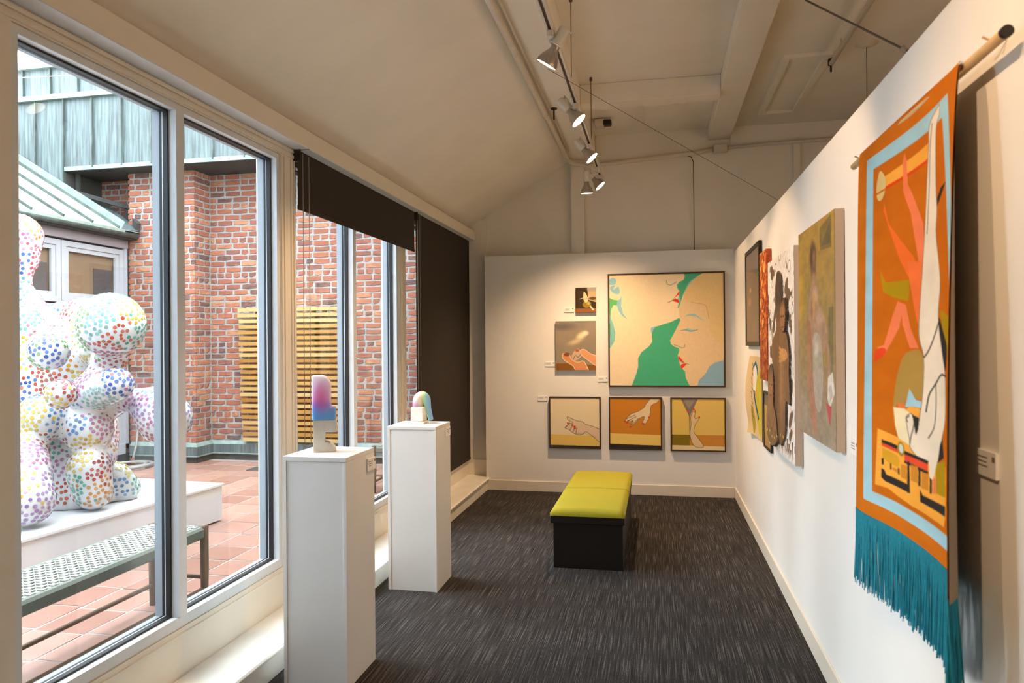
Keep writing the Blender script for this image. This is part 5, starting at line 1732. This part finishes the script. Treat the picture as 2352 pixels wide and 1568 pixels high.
# ================================================================== slatted cedar screen
sc_ = thing('slat_screen', 'honey coloured cedar slat screen standing against the brick wall', 'screen', (-4.35, YM - 0.05, 0.43))
n_s = 24
for k in range(n_s):
    z = 0.460 + k * 0.0686
    xa = -5.02 + (k * 0.0 if k > 0 else 0) + RNG.uniform(-.008, .008) + 0.055 * (1 - k / (n_s - 1))
    MB().box(xa, -3.695 + RNG.uniform(-.006, .006), YM - 0.085, YM - 0.062, z - 0.021, z + 0.021).obj('slat', M['cedar'], sc_)
for xx in (-4.80, -4.06, -3.92):
    MB().box(xx, xx + 0.045, YM - 0.060, YM - 0.02, 0.440, 2.04).obj('batten', M['batten'], sc_)


# ================================================================== woven courtyard benches
def woven_bench(x0, x1, y0, y1, label):
    t = thing('woven_bench', label, 'bench', ((x0 + x1) / 2, (y0 + y1) / 2, G), 'woven courtyard benches')
    zt = 0.645
    lr = 0.022
    for xx in (x0 + lr, x1 - lr):
        for yy_ in (y0 + lr, y1 - lr):
            MB().lathe((xx, yy_, G), (0, 0, 1), [(0, 0), (0, lr * .8), (0.2, lr), (zt - G - 0.002, lr), (zt - G + 0.008, lr * .7), (zt - G + 0.008, 0)], 14).obj('leg', M['teak'], t, smooth=True)
    for xx in (x0 + lr, x1 - lr):
        MB().rbox(xx - 0.022, xx + 0.022, y0 + 2 * lr, y1 - 2 * lr, zt - 0.062, zt, 0.012).obj('seat_rail', M['rope_dark'], t)
        MB().tube([(xx, y0 + lr, G + 0.11), (xx, y1 - lr, G + 0.11)], 0.012, 10).obj('stretcher', M['teak'], t, smooth=True)
    for yy_ in (y0 + lr, y1 - lr):
        MB().rbox(x0 + 2 * lr, x1 - 2 * lr, yy_ - 0.022, yy_ + 0.022, zt - 0.062, zt - 0.004, 0.012).obj('seat_rail', M['rope_dark'], t)
        MB().tube([(x0 + lr, yy_, G + 0.17), (x1 - lr, yy_, G + 0.17)], 0.011, 10).obj('end_stretcher', M['teak'], t, smooth=True)
    # woven seat: cords across with a twill of cords along
    ws = MB()
    n = int((y1 - y0 - 4 * lr) / 0.014)
    for k in range(n):
        ya = y0 + 2 * lr + (k + .5) * (y1 - y0 - 4 * lr) / n
        seg = 10
        for s in range(seg):
            xa = x0 + 0.03 + (x1 - x0 - 0.06) * s / seg
            xb = x0 + 0.03 + (x1 - x0 - 0.06) * (s + 1) / seg
            up = 0.004 if (s + k // 2) % 2 else -0.001
            ws.box(xa + 0.001, xb - 0.001, ya - 0.0055, ya + 0.0055, zt - 0.008 + up, zt - 0.001 + up)
    o_ = ws.obj('woven_cords', M['rope'], t)
    o_['kind'] = 'stuff'
    MB().box(x0 + .03, x1 - .03, y0 + 2 * lr, y1 - 2 * lr, zt - 0.02, zt - 0.009).obj('seat_base', M['rope'], t)
    return t


woven_bench(-2.735, -2.375, 1.86, 3.46, 'woven sage bench with teak legs outside the nearest window')
woven_bench(-2.66, -2.30, 6.35, 7.75, 'woven sage bench at the far end, mostly behind the pedestals')

# ================================================================== platform and dotted sculpture
pf = thing('sculpture_platform', 'low white plinth under the dotted sculpture in the courtyard', 'platform', (-4.4, 4.1, G))
pang = math.radians(-5.5)
pe = Vector((math.cos(pang), math.sin(pang), 0))
pn = Vector((-math.sin(pang), math.cos(pang), 0))
pc = Vector((-3.435, 5.19, 0))


def pfp(u, v, z):
    q = pc - pe * u - pn * v
    return (q.x, q.y, z)


def pbox(u0, u1, v0, v1, z0, z1, nm):
    m_ = MB()
    m_.add([pfp(u0, v0, z0), pfp(u1, v0, z0), pfp(u1, v1, z0), pfp(u0, v1, z0), pfp(u0, v0, z1), pfp(u1, v0, z1), pfp(u1, v1, z1), pfp(u0, v1, z1)],
           [(3, 2, 1, 0), (4, 5, 6, 7), (0, 1, 5, 4), (1, 2, 6, 5), (2, 3, 7, 6), (3, 0, 4, 7)])
    return m_.obj(nm, M['platform'], pf)


pbox(0.012, 2.3, 0.012, 2.75, G + 0.012, 0.482, 'base_box')
pbox(0.0, 2.31, 0.0, 2.76, 0.484, 0.500, 'top_board')
pbox(0.06, 2.25, 0.06, 2.7, G, G + 0.012, 'recessed_foot')


def camp(px, py, d):
    return np.array([(px - 1176) / F_PX * d, (784 - py) / F_PX * d, d])


def seg_round(p, a, b, ra, rb):
    ba = b - a
    t = np.clip(((p - a) @ ba) / (ba @ ba), 0, 1)
    return np.linalg.norm(p - a - t[:, None] * ba, axis=1) - (ra + (rb - ra) * t)


PR = []   # (a, b, ra, rb, blend) in view-aligned metres


def ball(px, py, d, r, k=0.05):
    c = camp(px, py, d)
    PR.append((c, c + np.array([1e-4, 0, 0]), r * d / F_PX, r * d / F_PX, k))


def limb(a, b, ra, rb, k=0.05):
    PR.append((camp(*a), camp(*b), ra * a[2] / F_PX, rb * b[2] / F_PX, k))


limb((160, 830, 5.25), (165, 1010, 5.2), 95, 92)               # trunk
limb((165, 1010, 5.2), (180, 1135, 5.05), 92, 74)
limb((70, 860, 5.2), (90, 1000, 5.2), 95, 90)
limb((38, 545, 5.35), (44, 592, 5.35), 55, 40, .04)                 # head and neck
limb((44, 592, 5.35), (48, 655, 5.35), 36, 19, .03)
limb((48, 655, 5.35), (92, 780, 5.3), 20, 58, .03)
ball(145, 715, 5.5, 25)                                        # small lump behind
limb((190, 730, 5.3), (235, 800, 5.1), 46, 48)                 # shoulder to ball
ball(256, 745, 4.85, 73, .03)
limb((258, 820, 4.95), (235, 880, 5.0), 34, 44)
ball(112, 808, 4.75, 42)
ball(140, 905, 4.55, 34, .025)
limb((205, 905, 4.9), (268, 882, 4.75), 46, 38)                # pale lobe
limb((235, 940, 5.05), (290, 915, 5.0), 34, 24, .04)           # arm arching right
limb((290, 915, 5.0), (335, 925, 5.0), 24, 34, .04)
limb((368, 945, 5.0), (378, 960, 5.0), 58, 60, .05)
ball(200, 985, 4.9, 55)
ball(95, 960, 4.75, 55)
limb((205, 1075, 4.85), (215, 1130, 4.85), 48, 40)
limb((265, 1095, 5.15), (283, 1122, 5.2), 34, 36)              # right foot
limb((55, 1080, 4.5), (62, 1150, 4.4), 52, 58, .04)            # front foot
limb((60, 1010, 4.75), (55, 1080, 4.5), 45, 50)
ball(230, 1045, 5.0, 36)
ball(40, 760, 5.1, 60)
limb((-60, 900, 5.3), (-30, 1120, 5.3), 80, 70)
limb((-60, 820, 5.3), (-150, 760, 5.5), 55, 60)


def sdf(p):
    d = None
    for a, b, ra, rb, k in PR:
        e = seg_round(p, a, b, ra, rb)
        if d is None:
            d = e
        else:
            h_ = np.clip(0.5 + 0.5 * (d - e) / k, 0, 1)
            d = d * (1 - h_) + e * h_ - k * h_ * (1 - h_)
    return d


allp = np.array([q for pr in PR for q in (pr[0], pr[1])])
lo, hi = allp.min(0) - 0.36, allp.max(0) + 0.36
RES = 0.018
nx_, ny_, nz_ = [int(math.ceil(v)) for v in (hi - lo) / RES]
gx = lo[0] + np.arange(nx_) * RES
gyy = lo[1] + np.arange(ny_) * RES
gz = lo[2] + np.arange(nz_) * RES
D = np.empty((nx_, ny_, nz_), np.float32)
YY, ZZ = np.meshgrid(gyy, gz, indexing='ij')
for i in range(nx_):
    P_ = np.stack([np.full(YY.size, gx[i]), YY.ravel(), ZZ.ravel()], 1)
    D[i] = sdf(P_).reshape(ny_, nz_)
# flat cut at the platform top (world z = 0.5)
upz = np.array([RIGHT.z, UP.z, FWD.z])
GX, GY, GZ = np.meshgrid(gx, gyy, gz, indexing='ij')
WZ = CAM_H + GX * upz[0] + GY * upz[1] + GZ * upz[2]
D = np.maximum(D, (0.5 - WZ).astype(np.float32))
# surface nets
ins = D < 0
cells = np.zeros((nx_ - 1, ny_ - 1, nz_ - 1), np.int8)
for a in (0, 1):
    for b in (0, 1):
        for c in (0, 1):
            cells += ins[a:nx_ - 1 + a, b:ny_ - 1 + b, c:nz_ - 1 + c]
act = (cells > 0) & (cells < 8)
idx = -np.ones(act.shape, np.int64)
ci = np.argwhere(act)
idx[act] = np.arange(len(ci))
acc = np.zeros((len(ci), 3))
cnt = np.zeros(len(ci))
cor = [(a, b, c) for a in (0, 1) for b in (0, 1) for c in (0, 1)]
for q in range(8):
    for ax in range(3):
        if cor[q][ax] == 0:
            r2 = list(cor[q])
            r2[ax] = 1
            A0 = ci + np.array(cor[q])
            A1 = ci + np.array(r2)
            v0 = D[A0[:, 0], A0[:, 1], A0[:, 2]]
            v1 = D[A1[:, 0], A1[:, 1], A1[:, 2]]
            cr_ = (v0 < 0) != (v1 < 0)
            t = np.where(cr_, v0 / np.where(cr_, v0 - v1, 1), 0)
            pos = A0 + t[:, None] * (A1 - A0)
            acc[cr_] += pos[cr_]
            cnt[cr_] += 1
vpos = acc / cnt[:, None]
faces = []
for ax in range(3):
    o1_, o2_ = [(1, 2), (2, 0), (0, 1)][ax]
    sl0 = [slice(None)] * 3
    sl1 = [slice(None)] * 3
    sl0[ax] = slice(0, -1)
    sl1[ax] = slice(1, None)
    chg = ins[tuple(sl0)] != ins[tuple(sl1)]
    E_ = np.argwhere(chg)
    E_ = E_[(E_[:, o1_] > 0) & (E_[:, o2_] > 0) & (E_[:, o1_] < D.shape[o1_] - 1) & (E_[:, o2_] < D.shape[o2_] - 1)]
    d1 = np.zeros(3, int)
    d2 = np.zeros(3, int)
    d1[o1_] = 1
    d2[o2_] = 1
    c0 = idx[tuple((E_ - d1 - d2).T)]
    c1 = idx[tuple((E_ - d2).T)]
    c2 = idx[tuple(E_.T)]
    c3 = idx[tuple((E_ - d1).T)]
    flip = ~ins[tuple(E_.T)]
    F_ = np.stack([c0, c1, c2, c3], 1)
    F_[flip] = F_[flip][:, ::-1]
    faces.append(F_)
faces = np.concatenate(faces)
vcam = lo + vpos * RES
BAS = np.array([[RIGHT.x, UP.x, FWD.x], [RIGHT.y, UP.y, FWD.y], [RIGHT.z, UP.z, FWD.z]])
vw = vcam @ BAS.T + np.array([CAM.x, CAM.y, CAM.z])
vw[:, 2] = np.maximum(vw[:, 2], 0.5)
ds_ = thing('dotted_sculpture', 'large white bulbous sculpture covered in coloured dots on plinth', 'sculpture', (-4.3, 4.3, 0.5))
me = bpy.data.meshes.new('body')
me.from_pydata(vw.tolist(), [], faces.tolist())
me.materials.append(M['blob'])
me.polygons.foreach_set('use_smooth', [True] * len(me.polygons))
me.update()
bo = bpy.data.objects.new('body', me)
COL.objects.link(bo)
par(bo, ds_)
sm = bo.modifiers.new('smooth', 'SMOOTH')
sm.factor = 0.5
sm.iterations = 4

# inlaid dots, spaced over the surface in coloured patches
tri = np.concatenate([faces[:, [0, 1, 2]], faces[:, [0, 2, 3]]])
pa, pb, pc_ = vcam[tri[:, 0]], vcam[tri[:, 1]], vcam[tri[:, 2]]
area = np.linalg.norm(np.cross(pb - pa, pc_ - pa), axis=1) / 2
NS = 130000
pick = NPR.choice(len(tri), NS, p=area / area.sum())
r1, r2 = np.sqrt(NPR.rand(NS)), NPR.rand(NS)
pt_ = pa[pick] * (1 - r1)[:, None] + pb[pick] * (r1 * (1 - r2))[:, None] + pc_[pick] * (r1 * r2)[:, None]
h_ = 0.004
grad = np.stack([sdf(pt_ + np.eye(3)[k] * h_) - sdf(pt_ - np.eye(3)[k] * h_) for k in range(3)], 1)
grad /= np.linalg.norm(grad, axis=1)[:, None] + 1e-9
pt_ = pt_ - grad * sdf(pt_)[:, None]
pz_w = CAM_H + pt_ @ upz
keep = pz_w > 0.55
facing = (grad * (-pt_ / np.linalg.norm(pt_, axis=1)[:, None])).sum(1)
keep &= facing > -0.35
pt_, grad = pt_[keep], grad[keep]
NSEED = 140
sub = NPR.choice(len(pt_), 5000, replace=False)
sd = [sub[0]]
dmin = np.linalg.norm(pt_[sub] - pt_[sd[0]], axis=1)
for _ in range(NSEED - 1):
    kk = int(np.argmax(dmin * (0.75 + 0.25 * NPR.rand(len(sub)))))
    sd.append(sub[kk])
    dmin = np.minimum(dmin, np.linalg.norm(pt_[sub] - pt_[sub[kk]], axis=1))
sd = np.array(sd)
PAL = [(222, 76, 40), (238, 140, 40), (246, 200, 60), (240, 222, 110), (120, 186, 90), (80, 180, 150), (140, 206, 200), (90, 150, 214), (48, 92, 190), (150, 150, 206), (178, 130, 196), (206, 120, 176), (214, 90, 110), (190, 60, 50)]
scol = [PAL[NPR.randint(len(PAL))] for _ in range(NSEED)]
d2_ = np.linalg.norm(pt_[:, None, :] - pt_[sd][None], axis=2)
near = np.argsort(d2_, axis=1)[:, :2]
dn = np.take_along_axis(d2_, near, 1)
inpatch = (dn[:, 1] - dn[:, 0]) > 0.022
cellh = {}
dots = []
for q in range(len(pt_)):
    if not inpatch[q]:
        continue
    big = dn[q, 0] < 0.012 or NPR.rand() < 0.004
    r_ = 0.022 + 0.007 * NPR.rand() if big else 0.0108 + 0.0030 * NPR.rand()
    p = pt_[q]
    key = tuple((p / 0.06).astype(int))
    bad = False
    for a in (-1, 0, 1):
        for b in (-1, 0, 1):
            for c in (-1, 0, 1):
                for (pp_, rr2) in cellh.get((key[0] + a, key[1] + b, key[2] + c), ()):
                    if (p[0] - pp_[0]) ** 2 + (p[1] - pp_[1]) ** 2 + (p[2] - pp_[2]) ** 2 < (r_ + rr2 + 0.0022) ** 2:
                        bad = True
                        break
                if bad:
                    break
            if bad:
                break
        if bad:
            break
    if bad:
        continue
    cellh.setdefault(key, []).append((p, r_))
    base = np.array(scol[near[q, 0]], float)
    if NPR.rand() < 0.10:
        base = np.array(scol[near[q, 1]], float)
    col_ = np.clip(base * (0.9 + 0.2 * NPR.rand()) + (255 - base) * NPR.rand() * 0.35, 0, 255) / 255
    dots.append((p, grad[q], r_, col_))


def dots_mesh(name, items):
    vs, fs, cs = [], [], []
    for p, n, r_, col_ in items:
        n = Vector(n)
        a = n.orthogonal().normalized()
        b = n.cross(a)
        sg = 12 if r_ > .018 else 8
        P0 = Vector(p)
        k0 = len(vs)
        for k in range(sg):
            t = 2 * math.pi * k / sg
            vs.append(P0 + n * 0.0010 + (a * math.cos(t) + b * math.sin(t)) * r_)
        vs.append(P0 + n * (0.0024 if r_ < .018 else 0.004))
        for k in range(sg):
            fs.append((k0 + k, k0 + (k + 1) % sg, k0 + sg))
        cs += [col_] * (sg + 1)
    V = np.array([tuple(v) for v in vs]) @ BAS.T + np.array([CAM.x, CAM.y, CAM.z])
    me_ = bpy.data.meshes.new(name)
    me_.from_pydata(V.tolist(), [], fs)
    at_ = me_.attributes.new('paint', 'FLOAT_COLOR', 'POINT')
    cc = np.ones((len(vs), 4), np.float32)
    cc[:, :3] = s2l(np.array(cs)) * 0.45
    at_.data.foreach_set('color', cc.ravel())
    me_.materials.append(M['dot'])
    me_.polygons.foreach_set('use_smooth', [True] * len(me_.polygons))
    o_ = bpy.data.objects.new(name, me_)
    COL.objects.link(o_)
    par(o_, ds_)
    return o_


bigd = [t for t in dots if t[2] > .018][:290]
ids = set(id(t) for t in bigd)
for t in bigd:
    dots_mesh('dot', [t])
so = dots_mesh('small_dots', [t for t in dots if id(t) not in ids])
so['kind'] = 'stuff'
print('DOTS', len(dots), len(bigd), 'verts', len(vw))
